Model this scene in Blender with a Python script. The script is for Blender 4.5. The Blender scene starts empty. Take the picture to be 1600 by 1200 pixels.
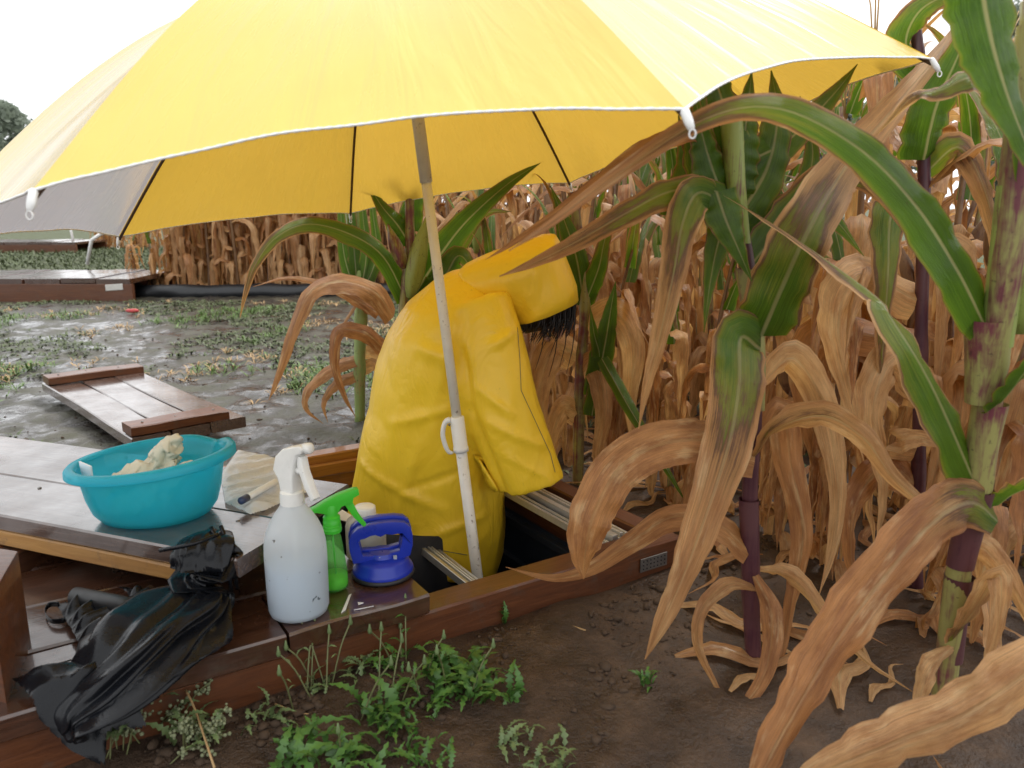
import bpy, bmesh, math, random
import numpy as np
from mathutils import Vector, Matrix, noise as mnoise
from math import radians, sin, cos, pi
random.seed(7)
scene = bpy.context.scene
COL = scene.collection

# ------------------------------------------------------------------ camera
F = 1240.0; HOR = 325.0; CAMH = 0.72          # focal length in photo pixels, horizon row, eye height
PITCH = math.atan((600 - HOR) / F)
cd = bpy.data.cameras.new('camera'); cam = bpy.data.objects.new('camera', cd); COL.objects.link(cam)
cam.location = (0, 0, CAMH); cam.rotation_euler = (pi / 2 - PITCH, 0, 0)
cd.sensor_width = 36; cd.lens = F / 1600 * 36; cd.clip_start = 0.02; cd.clip_end = 1500
cd.dof.use_dof = True; cd.dof.focus_distance = 1.7; cd.dof.aperture_fstop = 7.0
scene.camera = cam

# ------------------------------------------------------------------ overcast sky and a veiled sun
SUN_EL, SUN_AZ = radians(60), radians(42)     # azimuth measured from +Y towards +X
w = bpy.data.worlds.new('World'); scene.world = w; w.use_nodes = True
wn, wl = w.node_tree.nodes, w.node_tree.links
bg = wn['Background']
sky = wn.new('ShaderNodeTexSky'); sky.sky_type = 'NISHITA'; sky.sun_disc = False
sky.sun_elevation = SUN_EL; sky.sun_rotation = SUN_AZ
hs = wn.new('ShaderNodeHueSaturation'); hs.inputs['Saturation'].default_value = 0.12; hs.inputs['Value'].default_value = 1.0
mx = wn.new('ShaderNodeMix'); mx.data_type = 'RGBA'; mx.inputs[0].default_value = 0.9
mx.inputs[7].default_value = (8.3, 8.45, 8.6, 1)      # cloud sheet over the clear sky
wl.new(sky.outputs[0], hs.inputs['Color']); wl.new(hs.outputs[0], mx.inputs[6]); wl.new(mx.outputs[2], bg.inputs['Color'])
bg.inputs['Strength'].default_value = 0.1
sl = bpy.data.lights.new('sun', 'SUN'); sl.energy = 1.5; sl.angle = radians(16); sl.color = (1, 0.96, 0.9)
so = bpy.data.objects.new('sun', sl); COL.objects.link(so)
sd = Vector((sin(SUN_AZ) * cos(SUN_EL), cos(SUN_AZ) * cos(SUN_EL), sin(SUN_EL)))
so.rotation_euler = sd.to_track_quat('Z', 'Y').to_euler(); so.location = sd * 20
vs = scene.view_settings
vs.view_transform = 'Standard'; vs.look = 'None'; vs.gamma = 1; vs.exposure = 0.95
vs.use_curve_mapping = False
try:
    scene.cycles.transparent_max_bounces = 8; scene.cycles.max_bounces = 5; scene.cycles.diffuse_bounces = 3; scene.cycles.glossy_bounces = 3
except Exception: pass

# ------------------------------------------------------------------ where things stand (surveyed from the photograph)
_c, _s = cos(PITCH), sin(PITCH)
def _ray(x, y): 
    a = (x - 800) / F; b = (600 - y) / F
    return Vector((a, _c + _s * b, -_s + _c * b))
def G(x, y, z=0.0):            # point on the level z
    r = _ray(x, y); t = (z - CAMH) / r.z
    return Vector((r.x * t, r.y * t, z))
def A(x, y, d):                # point d metres in front
    r = _ray(x, y); t = d / r.y
    return Vector((r.x * t, d, CAMH + r.z * t))
PX = 1 / F

# ------------------------------------------------------------------ node helpers
def mat(name):
    m = bpy.data.materials.new(name); m.use_nodes = True
    n = m.node_tree.nodes; l = m.node_tree.links
    return m, n, l, n['Principled BSDF'], n['Material Output']
def N(n, t, **k):
    x = n.new(t)
    for a, b in k.items():
        if a in x.inputs: x.inputs[a].default_value = b
        else: setattr(x, a, b)
    return x
def ramp(n, stops, interp='LINEAR'):
    r = n.new('ShaderNodeValToRGB'); e = r.color_ramp.elements; r.color_ramp.interpolation = interp
    while len(e) < len(stops): e.new(0.5)
    for el, (p, c) in zip(e, stops):
        el.position = p; el.color = (c[0], c[1], c[2], 1) if not isinstance(c, (int, float)) else (c, c, c, 1)
    return r
def mathn(n, l, op, a, b=None, c=None, clamp=False):
    m = n.new('ShaderNodeMath'); m.operation = op; m.use_clamp = clamp
    for i, v in enumerate((a, b, c)):
        if v is None: continue
        if isinstance(v, (int, float)): m.inputs[i].default_value = v
        else: l.new(v, m.inputs[i])
    return m.outputs[0]
def mixc(n, l, f, a, b, mode='MIX'):
    m = n.new('ShaderNodeMix'); m.data_type = 'RGBA'; m.blend_type = mode
    for i, v in ((0, f), (6, a), (7, b)):
        if isinstance(v, (int, float)): m.inputs[i].default_value = v
        elif isinstance(v, tuple): m.inputs[i].default_value = (*v[:3], 1)
        else: l.new(v, m.inputs[i])
    return m.outputs[2]
def bump(n, l, h, strength, dist, bsdf):
    b = n.new('ShaderNodeBump'); b.inputs['Strength'].default_value = strength; b.inputs['Distance'].default_value = dist
    l.new(h, b.inputs['Height']); l.new(b.outputs[0], bsdf.inputs['Normal']); return b
def noise(n, l, vec, scale, detail=5, rough=0.6, dist=0.0):
    x = N(n, 'ShaderNodeTexNoise', Scale=scale, Detail=detail, Roughness=rough, Distortion=dist)
    if vec is not None: l.new(vec, x.inputs['Vector'])
    return x.outputs['Fac']
def mapping(n, l, vec, sc):
    m = n.new('ShaderNodeMapping'); m.inputs['Scale'].default_value = sc; l.new(vec, m.inputs['Vector']); return m.outputs[0]
def plain(name, col, rough=0.5, metal=0.0, var=0.12, nscale=40, bumps=0.0, spec=0.5, dirt=0.0, dirtcol=(0.06, 0.04, 0.025), dscale=60):
    m, n, l, b, o = mat(name)
    tc = n.new('ShaderNodeTexCoord').outputs['Object']
    f = noise(n, l, tc, nscale)
    c = mixc(n, l, f, tuple(x * (1 - var) for x in col), tuple(min(1, x * (1 + var)) for x in col))
    if dirt > 0:
        d = ramp(n, [(0.76 - dirt * .16, 0.0), (0.82 - dirt * .12, 1.0)]); l.new(noise(n, l, tc, dscale, 3, .7), d.inputs[0])
        c = mixc(n, l, mathn(n, l, 'MULTIPLY', d.outputs[0], .8), c, dirtcol)
    l.new(c, b.inputs['Base Color'])
    r = mathn(n, l, 'MULTIPLY_ADD', f, .25, rough - .12); l.new(r, b.inputs['Roughness'])
    b.inputs['Metallic'].default_value = metal; b.inputs['Specular IOR Level'].default_value = spec
    if bumps: bump(n, l, f, bumps, 0.002, b)
    return m
def thin(name, col, trans, rough=0.35, var=0.1, nscale=30, bumpn=None, gloss=0.5, clear=0.0, coords='Object', specks=0):
    """cloth or plastic sheet that lets light through"""
    m, n, l, b, o = mat(name)
    tc = n.new('ShaderNodeTexCoord').outputs[coords]
    f = noise(n, l, tc, nscale)
    c = mixc(n, l, f, tuple(x * (1 - var) for x in col), tuple(min(1, x * (1 + var)) for x in col))
    if specks:
        sp = ramp(n, [(.70, 0.0), (.74, 1.0)]); l.new(noise(n, l, tc, specks, 2, .6), sp.inputs[0]); c = mixc(n, l, sp.outputs[0], c, (.12, .09, .06))
    l.new(c, b.inputs['Base Color']); b.inputs['Roughness'].default_value = rough; b.inputs['Specular IOR Level'].default_value = gloss
    t = n.new('ShaderNodeBsdfTranslucent'); l.new(c, t.inputs['Color'])
    ms = n.new('ShaderNodeMixShader'); ms.inputs[0].default_value = trans
    l.new(b.outputs[0], ms.inputs[1]); l.new(t.outputs[0], ms.inputs[2]); out = ms.outputs[0]
    if bumpn:
        v = mapping(n, l, tc, bumpn[0]); bump(n, l, noise(n, l, v, bumpn[1], 4, .6, .6), bumpn[2], bumpn[3], b)
    if clear:
        tr = n.new('ShaderNodeBsdfTransparent'); tr.inputs[0].default_value = (*[min(1, .4 + .6 * x / max(col)) for x in col], 1)
        m2 = n.new('ShaderNodeMixShader'); m2.inputs[0].default_value = clear
        l.new(out, m2.inputs[1]); l.new(tr.outputs[0], m2.inputs[2]); out = m2.outputs[0]
    l.new(out, o.inputs['Surface']); return m

# ------------------------------------------------------------------ materials
M = {}
def wood(name, dark, light, wet=0.75, grain=1.0, ior=1.6):
    m, n, l, b, o = mat(name)
    tc = n.new('ShaderNodeTexCoord').outputs['Object']; oi = n.new('ShaderNodeObjectInfo')
    add = n.new('ShaderNodeVectorMath'); add.operation = 'ADD'; l.new(tc, add.inputs[0])
    mul = n.new('ShaderNodeVectorMath'); mul.operation = 'SCALE'; mul.inputs[0].default_value = (7, 3, 5); l.new(oi.outputs['Random'], mul.inputs['Scale']); l.new(mul.outputs[0], add.inputs[1])
    v = mapping(n, l, add.outputs[0], (2.2, 26, 26))
    g = noise(n, l, v, 3.0 * grain, 7, .65, 1.2)
    g2 = noise(n, l, mapping(n, l, add.outputs[0], (1.2, 90, 90)), 3, 3, .6, .3)
    r = ramp(n, [(.25, dark), (.55, tuple(.5 * (a + c) for a, c in zip(dark, light))), (.8, light)]); l.new(g, r.inputs[0])
    c = mixc(n, l, mathn(n, l, 'MULTIPLY', g2, .55), r.outputs[0], tuple(x * .45 for x in dark))
    big = noise(n, l, add.outputs[0], 6, 4)
    mud = ramp(n, [(.56, 0.0), (.72, 1.0)]); l.new(noise(n, l, add.outputs[0], 22, 5, .7), mud.inputs[0])
    c = mixc(n, l, mathn(n, l, 'MULTIPLY', mud.outputs[0], .6), c, (.085, .062, .046))
    l.new(c, b.inputs['Base Color'])
    rr = ramp(n, [(.35, .10 + (1 - wet) * .5), (.65, .34 + (1 - wet) * .3)]); l.new(big, rr.inputs[0])
    l.new(rr.outputs[0], b.inputs['Roughness']); b.inputs['Specular IOR Level'].default_value = .35 + .3 * wet
    cw = ramp(n, [(.30, 1.0), (.70, .35)]); l.new(noise(n, l, add.outputs[0], 9, 4), cw.inputs[0]); l.new(mathn(n, l, 'MULTIPLY', cw.outputs[0], wet), b.inputs['Coat Weight']); b.inputs['Coat Roughness'].default_value = .10; b.inputs['Coat IOR'].default_value = ior
    h = mathn(n, l, 'MULTIPLY_ADD', noise(n, l, add.outputs[0], 180, 2, .5), .25, g)
    bump(n, l, h, .28, .0025, b); return m
M['wood'] = wood('wet_brown_wood', (.034, .013, .007), (.125, .048, .024), .85, 1.0, 1.8)
M['wood_red'] = wood('wet_red_brown_wood', (.075, .022, .008), (.22, .075, .025), .45)
M['wood_raw'] = wood('raw_yellow_wood', (.34, .16, .045), (.56, .31, .10), .2)
M['wood_amber'] = wood('amber_wood', (.26, .09, .018), (.48, .20, .04), .5)
M['wood_grey'] = wood('rain_wet_lid_wood', (.055, .030, .022), (.19, .125, .10), 1.0, 1.0, 2.1)
M['black_plastic'] = plain('black_plastic', (.012, .013, .015), .35)
M['rope_white'] = plain('white_plastic', (.78, .78, .76), .4, dirt=.25)
M['pole_white'] = plain('white_enamel', (.78, .77, .74), .32, dirt=.95, dirtcol=(.16, .11, .07), dscale=75)
M['pole_cream'] = plain('cream_enamel', (.76, .71, .60), .4, dirt=.8, dirtcol=(.16, .10, .06), dscale=90)
M['rib'] = plain('dark_rib_metal', (.10, .06, .035), .4, .3)
M['alu'] = plain('scratched_aluminium', (.62, .60, .56), .35, .7, .2, 60, .3, dirt=.5, dirtcol=(.18, .10, .06))
M['navy'] = plain('dark_pit_lining', (.012, .017, .028), .55, var=.4, nscale=9)
M['blue'] = plain('blue_moulded_plastic', (.010, .030, .36), .3, var=.12, nscale=30, bumps=.1, dirt=.1, dirtcol=(.20, .22, .30))
M['rubber'] = plain('black_rubber', (.015, .015, .016), .5)
M['clear_lever'] = plain('grey_lever_plastic', (.35, .37, .42), .35)
M['steel'] = plain('galvanised_plate', (.22, .21, .20), .45, .8, .3, 80, dirt=.4)
M['skin'] = plain('skin', (.45, .25, .17), .5)
M['hair'] = plain('black_hair', (.010, .008, .008), .4, var=.3)
M['trousers'] = plain('navy_trousers', (.012, .014, .024), .7)
M['boots'] = plain('dark_boots', (.02, .02, .02), .5)
M['red'] = plain('red_plastic', (.45, .05, .05), .4)
M['ink'] = plain('dark_ink', (.03, .03, .035), .5)
M['teal'] = thin('translucent_teal_plastic', (.05, .62, .74), .5, .2, .06, 14, gloss=.6, clear=.36)
M['glove'] = thin('cream_latex', (.72, .66, .50), .2, .5, .14, 60, ((1, 1, 1), 45, .5, .006))
M['film'] = thin('clear_wet_film', (.90, .92, .94), .3, .10, .04, 30, ((1, 1, 1), 38, .8, .006), gloss=.9, clear=.12)
M['paper'] = thin('wet_paper', (.82, .82, .82), .15, .5, .06, 60)
M['hdpe'] = thin('milky_bottle_plastic', (.84, .88, .92), .45, .3, .02, 20, gloss=.4, clear=.34, specks=75)
M['cap'] = plain('dirty_white_cap', (.80, .80, .77), .38, dirt=.45, dirtcol=(.22, .19, .14), dscale=120)
M['water'] = thin('bluish_water', (.46, .60, .72), .45, .2, .03, 20)
M['milky'] = thin('frosted_bottle_plastic', (.72, .72, .66), .4, .35, .05, 20, clear=.1)
M['green'] = thin('green_moulded_plastic', (.08, .66, .05), .25, .3, .06, 30)
M['green_clear'] = thin('clear_green_plastic', (.22, .62, .16), .35, .12, .2, 60, ((1, 1, .5), 60, .3, .004), gloss=.7, clear=.62)
M['green_liquid'] = thin('lime_liquid', (.38, .85, .03), .5, .15, .15, 60)
M['tag_white'] = plain('white_tag', (.8, .82, .84), .5)
M['piping'] = plain('white_hem_cord', (.84, .84, .83), .6)

def canopy_mat(name, col, trans, ins=None, tcol=None):
    m, n, l, b, o = mat(name)
    uv = n.new('ShaderNodeUVMap').outputs[0]; tc = n.new('ShaderNodeTexCoord').outputs['Object']
    f = noise(n, l, tc, 9, 4)
    c = mixc(n, l, f, tuple(x * .93 for x in col), tuple(min(1, x * 1.05) for x in col))
    if ins:
        geo = n.new('ShaderNodeNewGeometry'); c = mixc(n, l, geo.outputs['Backfacing'], c, ins)
    l.new(c, b.inputs['Base Color'])
    v = mapping(n, l, uv, (5, 1.1, 1)); wv = noise(n, l, v, 2.2, 3, .5, .8)
    wet = ramp(n, [(.35, .16), (.7, .42)]); l.new(noise(n, l, mapping(n, l, uv, (7, 2, 1)), 2, 5, .6), wet.inputs[0])
    l.new(wet.outputs[0], b.inputs['Roughness']); b.inputs['Specular IOR Level'].default_value = .75
    bp = bump(n, l, wv, .22, .03, b); b.inputs['Coat Weight'].default_value = 1.0; b.inputs['Coat Roughness'].default_value = .14; b.inputs['Coat IOR'].default_value = 1.5
    t = n.new('ShaderNodeBsdfTranslucent'); l.new(c, t.inputs['Color'])
    if tcol: n_c = mixc(n, l, f, tuple(x * .9 for x in tcol), tcol); l.new(n_c, t.inputs['Color'])
    ms = n.new('ShaderNodeMixShader'); ms.inputs[0].default_value = trans
    l.new(b.outputs[0], ms.inputs[1]); l.new(t.outputs[0], ms.inputs[2]); l.new(ms.outputs[0], o.inputs['Surface'])
    return m
M['canopy'] = canopy_mat('yellow_canopy_cloth', (.95, .72, .12), .34, None, (.80, .50, .07))
M['canopy_grey'] = canopy_mat('white_canopy_cloth', (.80, .80, .80), .28, (.66, .65, .70))
M['canopy_print'] = plain('brown_print', (.22, .17, .10), .6)

def coat_mat():
    m, n, l, b, o = mat('yellow_oilskin')
    tc = n.new('ShaderNodeTexCoord').outputs['Object']
    f = noise(n, l, tc, 7, 5)
    c = mixc(n, l, f, (.88, .58, .024), (.95, .66, .04))
    d = ramp(n, [(.66, 0.0), (.8, 1.0)]); l.new(noise(n, l, tc, 70, 3, .75), d.inputs[0])
    c = mixc(n, l, mathn(n, l, 'MULTIPLY', d.outputs[0], .45), c, (.30, .17, .02))
    l.new(c, b.inputs['Base Color']); b.inputs['Roughness'].default_value = .38; b.inputs['Specular IOR Level'].default_value = .45
    v1 = noise(n, l, mapping(n, l, tc, (9, 9, 4)), 1.3, 3, .5, 1.6)
    v2 = noise(n, l, tc, 160, 2, .5)
    rid = mathn(n, l, 'ABSOLUTE', mathn(n, l, 'SUBTRACT', v1, .5))
    h = mathn(n, l, 'MULTIPLY_ADD', v2, .03, rid)
    bump(n, l, h, .22, .03, b); return m
M['coat'] = coat_mat()

def black_cloth():
    m, n, l, b, o = mat('wet_black_nylon')
    tc = n.new('ShaderNodeTexCoord').outputs['Object']
    c = mixc(n, l, noise(n, l, tc, 30), (.003, .0035, .005), (.008, .009, .012)); l.new(c, b.inputs['Base Color'])
    r = ramp(n, [(.35, .16), (.65, .36)]); l.new(noise(n, l, tc, 18), r.inputs[0]); l.new(r.outputs[0], b.inputs['Roughness'])
    b.inputs['Specular IOR Level'].default_value = .26
    bump(n, l, noise(n, l, tc, 40, 4, .6, .5), .2, .006, b); return m
M['nylon'] = black_cloth()

def ground_mat():
    m, n, l, b, o = mat('rain_soaked_soil')
    tc = n.new('ShaderNodeTexCoord').outputs['Object']
    sep = n.new('ShaderNodeSeparateXYZ'); l.new(tc, sep.inputs[0])
    X, Y = sep.outputs[0], sep.outputs[1]
    n1 = noise(n, l, tc, 1.3, 6, .62, .4); n2 = noise(n, l, tc, 14, 6, .7); n3 = noise(n, l, tc, 70, 4, .7); n4 = noise(n, l, tc, 4.5, 5, .65, .5)
    soil = ramp(n, [(.3, (.020, .010, .005)), (.5, (.050, .027, .014)), (.72, (.10, .058, .032))]); l.new(n2, soil.inputs[0])
    grey = ramp(n, [(.3, (.016, .012, .010)), (.5, (.036, .027, .021)), (.75, (.085, .068, .055))]); l.new(n4, grey.inputs[0])
    # trodden, rain-sealed mud on the open side of the plot (left and behind); worked soil by the maize
    op = mathn(n, l, 'ADD', mathn(n, l, 'MULTIPLY_ADD', X, -1.0, mathn(n, l, 'MULTIPLY', n1, 1.2)), mathn(n, l, 'MULTIPLY_ADD', Y, .75, -2.0))
    op = mathn(n, l, 'MULTIPLY', op, 1.2, clamp=True)
    c = mixc(n, l, op, soil.outputs[0], grey.outputs[0])
    gr = ramp(n, [(.46, 0.0), (.60, 1.0)]); l.new(mathn(n, l, 'MULTIPLY_ADD', n2, .35, mathn(n, l, 'MULTIPLY', n4, .65)), gr.inputs[0])
    far = mathn(n, l, 'MULTIPLY_ADD', Y, .6, -4.6, clamp=True)
    gg = mathn(n, l, 'MAXIMUM', mathn(n, l, 'MULTIPLY', far, .8), mathn(n, l, 'MULTIPLY', mathn(n, l, 'MULTIPLY', gr.outputs[0], op), .35))
    gcol = mixc(n, l, n3, (.035, .05, .016), (.10, .12, .045))
    c = mixc(n, l, gg, c, gcol); l.new(c, b.inputs['Base Color'])
    wet = ramp(n, [(.36, .12), (.47, .30), (.62, .62)]); l.new(mathn(n, l, 'MULTIPLY_ADD', n2, .35, mathn(n, l, 'MULTIPLY', n4, .65)), wet.inputs[0])
    r = mathn(n, l, 'ADD', wet.outputs[0], mathn(n, l, 'MULTIPLY', mathn(n, l, 'SUBTRACT', 1.0, op), .26)); r = mathn(n, l, 'ADD', r, mathn(n, l, 'MULTIPLY', far, .5), clamp=True)
    l.new(r, b.inputs['Roughness']); b.inputs['Specular IOR Level'].default_value = .55
    pd_ = ramp(n, [(.40, 1.0), (.52, .0)]); l.new(mathn(n, l, 'MULTIPLY_ADD', n2, .45, mathn(n, l, 'MULTIPLY', n4, .55)), pd_.inputs[0]); l.new(mathn(n, l, 'MULTIPLY', mathn(n, l, 'MULTIPLY', pd_.outputs[0], op), mathn(n, l, 'MULTIPLY_ADD', far, -1.0, 1.0, clamp=True)), b.inputs['Coat Weight']); b.inputs['Coat Roughness'].default_value = .12; b.inputs['Coat IOR'].default_value = 1.5
    h = mathn(n, l, 'ADD', mathn(n, l, 'MULTIPLY', n2, 1.0), mathn(n, l, 'MULTIPLY', n3, .45))
    bump(n, l, h, .75, .02, b); return m
M['ground'] = ground_mat()

def leaf_mat():
    m, n, l, b, o = mat('maize_leaf')
    uv = n.new('ShaderNodeUVMap').outputs[0]
    sep = n.new('ShaderNodeSeparateXYZ'); l.new(uv, sep.inputs[0]); U, V = sep.outputs[0], sep.outputs[1]
    at = n.new('ShaderNodeAttribute'); at.attribute_name = 'dry'; dry = at.outputs['Fac']
    oi0 = n.new('ShaderNodeObjectInfo').outputs['Random']; ar = n.new('ShaderNodeAttribute'); ar.attribute_name = 'rnd'
    oi = mathn(n, l, 'FRACT', mathn(n, l, 'ADD', oi0, ar.outputs['Fac']))
    cmb = n.new('ShaderNodeCombineXYZ'); l.new(mathn(n, l, 'MULTIPLY_ADD', oi, 37.0, mathn(n, l, 'MULTIPLY', U, 2.2)), cmb.inputs[0]); l.new(mathn(n, l, 'MULTIPLY', V, 1.3), cmb.inputs[1])
    blot = noise(n, l, cmb.outputs[0], 3.0, 5, .65)
    cm2 = n.new('ShaderNodeCombineXYZ'); l.new(mathn(n, l, 'MULTIPLY_ADD', oi, 11.0, mathn(n, l, 'MULTIPLY', U, .8)), cm2.inputs[0]); l.new(mathn(n, l, 'MULTIPLY', V, 34.0), cm2.inputs[1])
    vein = noise(n, l, cm2.outputs[0], 2.2, 4, .6)
    e = mathn(n, l, 'ABSOLUTE', mathn(n, l, 'MULTIPLY_ADD', V, 2.0, -1.0))
    e3 = mathn(n, l, 'POWER', e, 5.0)
    d = mathn(n, l, 'ADD', dry, mathn(n, l, 'MULTIPLY', e3, .38))
    d = mathn(n, l, 'ADD', d, mathn(n, l, 'MULTIPLY_ADD', blot, .5, -.25))
    d = mathn(n, l, 'ADD', d, mathn(n, l, 'MULTIPLY_ADD', vein, .30, -.15), clamp=True)
    tan = mixc(n, l, oi, (.50, .215, .07), (.78, .50, .24))
    brn = mixc(n, l, oi, (.26, .095, .03), (.52, .26, .10))
    cr = ramp(n, [(.0, (.042, .105, .009)), (.30, (.095, .185, .013)), (.45, (.22, .24, .025)), (.52, (.15, .065, .035)), (.60, (.36, .19, .06)), (1.0, (.5, .27, .1))]); l.new(d, cr.inputs[0])
    dc = mixc(n, l, ramp_of(n, l, blot, .38, .66), tan, brn); dc = mixc(n, l, mathn(n, l, 'MULTIPLY', ramp_of(n, l, noise(n, l, mapping(n, l, cmb.outputs[0], (1.6, 1.2, 1)), 2.0, 4, .6), .54, .66), .55), dc, (.74, .52, .28))
    c = mixc(n, l, ramp_of(n, l, d, .56, .70), cr.outputs[0], dc)
    cm3 = n.new('ShaderNodeCombineXYZ'); l.new(mathn(n, l, 'MULTIPLY_ADD', oi, 19.0, mathn(n, l, 'MULTIPLY', U, 5.0)), cm3.inputs[0]); l.new(mathn(n, l, 'MULTIPLY', V, 70.0), cm3.inputs[1])
    fine = noise(n, l, cm3.outputs[0], 1.0, 3, .7)
    vs_ = mathn(n, l, 'MULTIPLY_ADD', vein, 1.2, mathn(n, l, 'MULTIPLY_ADD', fine, 1.1, -.12))
    c = mixc(n, l, 1.0, c, comb_grey(n, l, vs_), 'MULTIPLY')
    spot = ramp_of(n, l, noise(n, l, mapping(n, l, cmb.outputs[0], (6, 3, 1)), 5, 3, .7), .66, .72)
    c = mixc(n, l, mathn(n, l, 'MULTIPLY', spot, .5), c, (.07, .03, .015))
    mr = ramp(n, [(.035, 1.0), (.09, 0.0)]); l.new(e, mr.inputs[0])
    c = mixc(n, l, mathn(n, l, 'MULTIPLY', mr.outputs[0], mathn(n, l, 'MULTIPLY_ADD', d, -.45, .6)), c, (.52, .46, .24))
    l.new(c, b.inputs['Base Color'])
    rg = ramp(n, [(.4, .22), (.65, .34)]); l.new(d, rg.inputs[0]); l.new(rg.outputs[0], b.inputs['Roughness'])
    b.inputs['Specular IOR Level'].default_value = .58
    bump(n, l, mathn(n, l, 'ADD', mathn(n, l, 'ADD', vein, mathn(n, l, 'MULTIPLY', fine, .6)), mathn(n, l, 'MULTIPLY', mr.outputs[0], .6)), .6, .004, b)
    t = n.new('ShaderNodeBsdfTranslucent'); l.new(mixc(n, l, 1.0, c, (1.0, 1.0, .75), 'MULTIPLY'), t.inputs['Color'])
    ms = n.new('ShaderNodeMixShader'); ms.inputs[0].default_value = .42
    l.new(b.outputs[0], ms.inputs[1]); l.new(t.outputs[0], ms.inputs[2]); l.new(ms.outputs[0], o.inputs['Surface'])
    return m
def ramp_of(n, l, v, a, b_):
    r = ramp(n, [(a, 0.0), (b_, 1.0)]); l.new(v, r.inputs[0]); return r.outputs[0]
def comb_grey(n, l, v):
    c = n.new('ShaderNodeCombineXYZ')
    for i in range(3): l.new(v, c.inputs[i])
    return c.outputs[0]
M['leaf'] = leaf_mat()

def stalk_mat(name, base, streak, amt, dryness=0.0):
    m, n, l, b, o = mat(name)
    tc = n.new('ShaderNodeTexCoord').outputs['Object']
    f = noise(n, l, mapping(n, l, tc, (85, 85, 2.5)), 1.6, 5, .65, .4)
    k = noise(n, l, tc, 14, 4, .6)
    c = mixc(n, l, ramp_of(n, l, mathn(n, l, 'MULTIPLY_ADD', k, .6, mathn(n, l, 'MULTIPLY', f, .5)), .62 - amt, .70 - amt * .6), base, streak)
    c = mixc(n, l, mathn(n, l, 'MULTIPLY', f, .35), c, tuple(x * .4 for x in base))
    sp = ramp_of(n, l, noise(n, l, tc, 120, 2, .7), .64, .7)
    c = mixc(n, l, mathn(n, l, 'MULTIPLY', sp, .6), c, (.05, .02, .02))
    l.new(c, b.inputs['Base Color']); b.inputs['Roughness'].default_value = .42
    bump(n, l, f, .3, .003, b); return m
M['stalk_purple'] = stalk_mat('purple_flushed_stalk', (.30, .28, .09), (.15, .015, .048), .13)
M['stalk_dark'] = stalk_mat('wine_dark_stalk', (.10, .035, .04), (.06, .012, .026), .1)
M['stalk_pale'] = stalk_mat('pale_green_stalk', (.28, .38, .12), (.40, .34, .14), .0)
M['stalk_dry'] = stalk_mat('dry_stalk', (.22, .12, .055), (.11, .05, .03), .06)
M['sheath_green'] = stalk_mat('green_sheath', (.27, .33, .08), (.14, .02, .04), .05)
M['husk'] = stalk_mat('ear_husk', (.30, .36, .09), (.13, .05, .03), .02)
M['weed'] = plain('weed_leaf', (.055, .135, .022), .45, var=.5, nscale=30)
M['weed_pale'] = plain('pale_weed_leaf', (.12, .17, .065), .5, var=.4, nscale=40)
M['weed_stem'] = plain('weed_stem', (.14, .15, .06), .5, var=.3)
M['seed'] = plain('seed_heads', (.20, .22, .12), .7, var=.35, nscale=90)
M['straw'] = plain('straw', (.40, .26, .12), .6, var=.3)
M['grass'] = plain('wild_grass', (.070, .092, .030), .55, var=.55, nscale=6)
M['clod'] = plain('soil_clod', (.062, .037, .021), .85, var=.4, nscale=60, bumps=.6)
M['bark'] = plain('grey_bark', (.09, .075, .06), .8)
M['treeleaf'] = thin('haze_pale_foliage', (.24, .28, .22), .5, .7, .3, .8)  # leaf colour paled and greyed to stand in for distance haze

# ------------------------------------------------------------------ object helpers
def tag(o, label=None, cat=None, group=None, kind=None):
    if label: o['label'] = label
    if cat: o['category'] = cat
    if group: o['group'] = group
    if kind: o['kind'] = kind
    return o
def thing(name, label, cat, loc=(0, 0, 0), group=None, rot=None):
    o = bpy.data.objects.new(name, None); o.empty_display_size = .05; COL.objects.link(o)
    o.location = loc
    if rot: o.rotation_euler = rot
    return tag(o, label, cat, group)
def mesh(name, v, f, smooth=True, uv=None, dry=None, rnd=None):
    me = bpy.data.meshes.new(name); me.from_pydata([tuple(x) for x in v], [], f); me.update()
    if smooth: me.polygons.foreach_set('use_smooth', [True] * len(me.polygons))
    if uv is not None:
        ul = me.uv_layers.new(name='UVMap'); li = np.zeros(len(me.loops), dtype=np.int32); me.loops.foreach_get('vertex_index', li)
        ul.data.foreach_set('uv', np.asarray(uv, dtype=np.float32)[li].ravel())
    if dry is not None:
        a = me.attributes.new('dry', 'FLOAT', 'POINT'); a.data.foreach_set('value', np.asarray(dry, dtype=np.float32))
    if rnd is not None:
        a = me.attributes.new('rnd', 'FLOAT', 'POINT'); a.data.foreach_set('value', np.asarray(rnd, dtype=np.float32))
    return me
def put(name, me, m, parent=None, loc=None, rot=None):
    o = bpy.data.objects.new(name, me); COL.objects.link(o)
    if m is not None and not me.materials: me.materials.append(M[m] if isinstance(m, str) else m)
    if parent is not None:
        o.parent = parent
        if loc is None: o.location = -Vector(parent.location)        # mesh authored in world coordinates
    if loc is not None: o.location = loc
    if rot is not None: o.rotation_euler = rot
    return o
def sub(name, me, m, parent):                    # sub-part authored in the same coordinates as its part
    o = bpy.data.objects.new(name, me); COL.objects.link(o); me.materials.append(M[m]); o.parent = parent; return o
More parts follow.
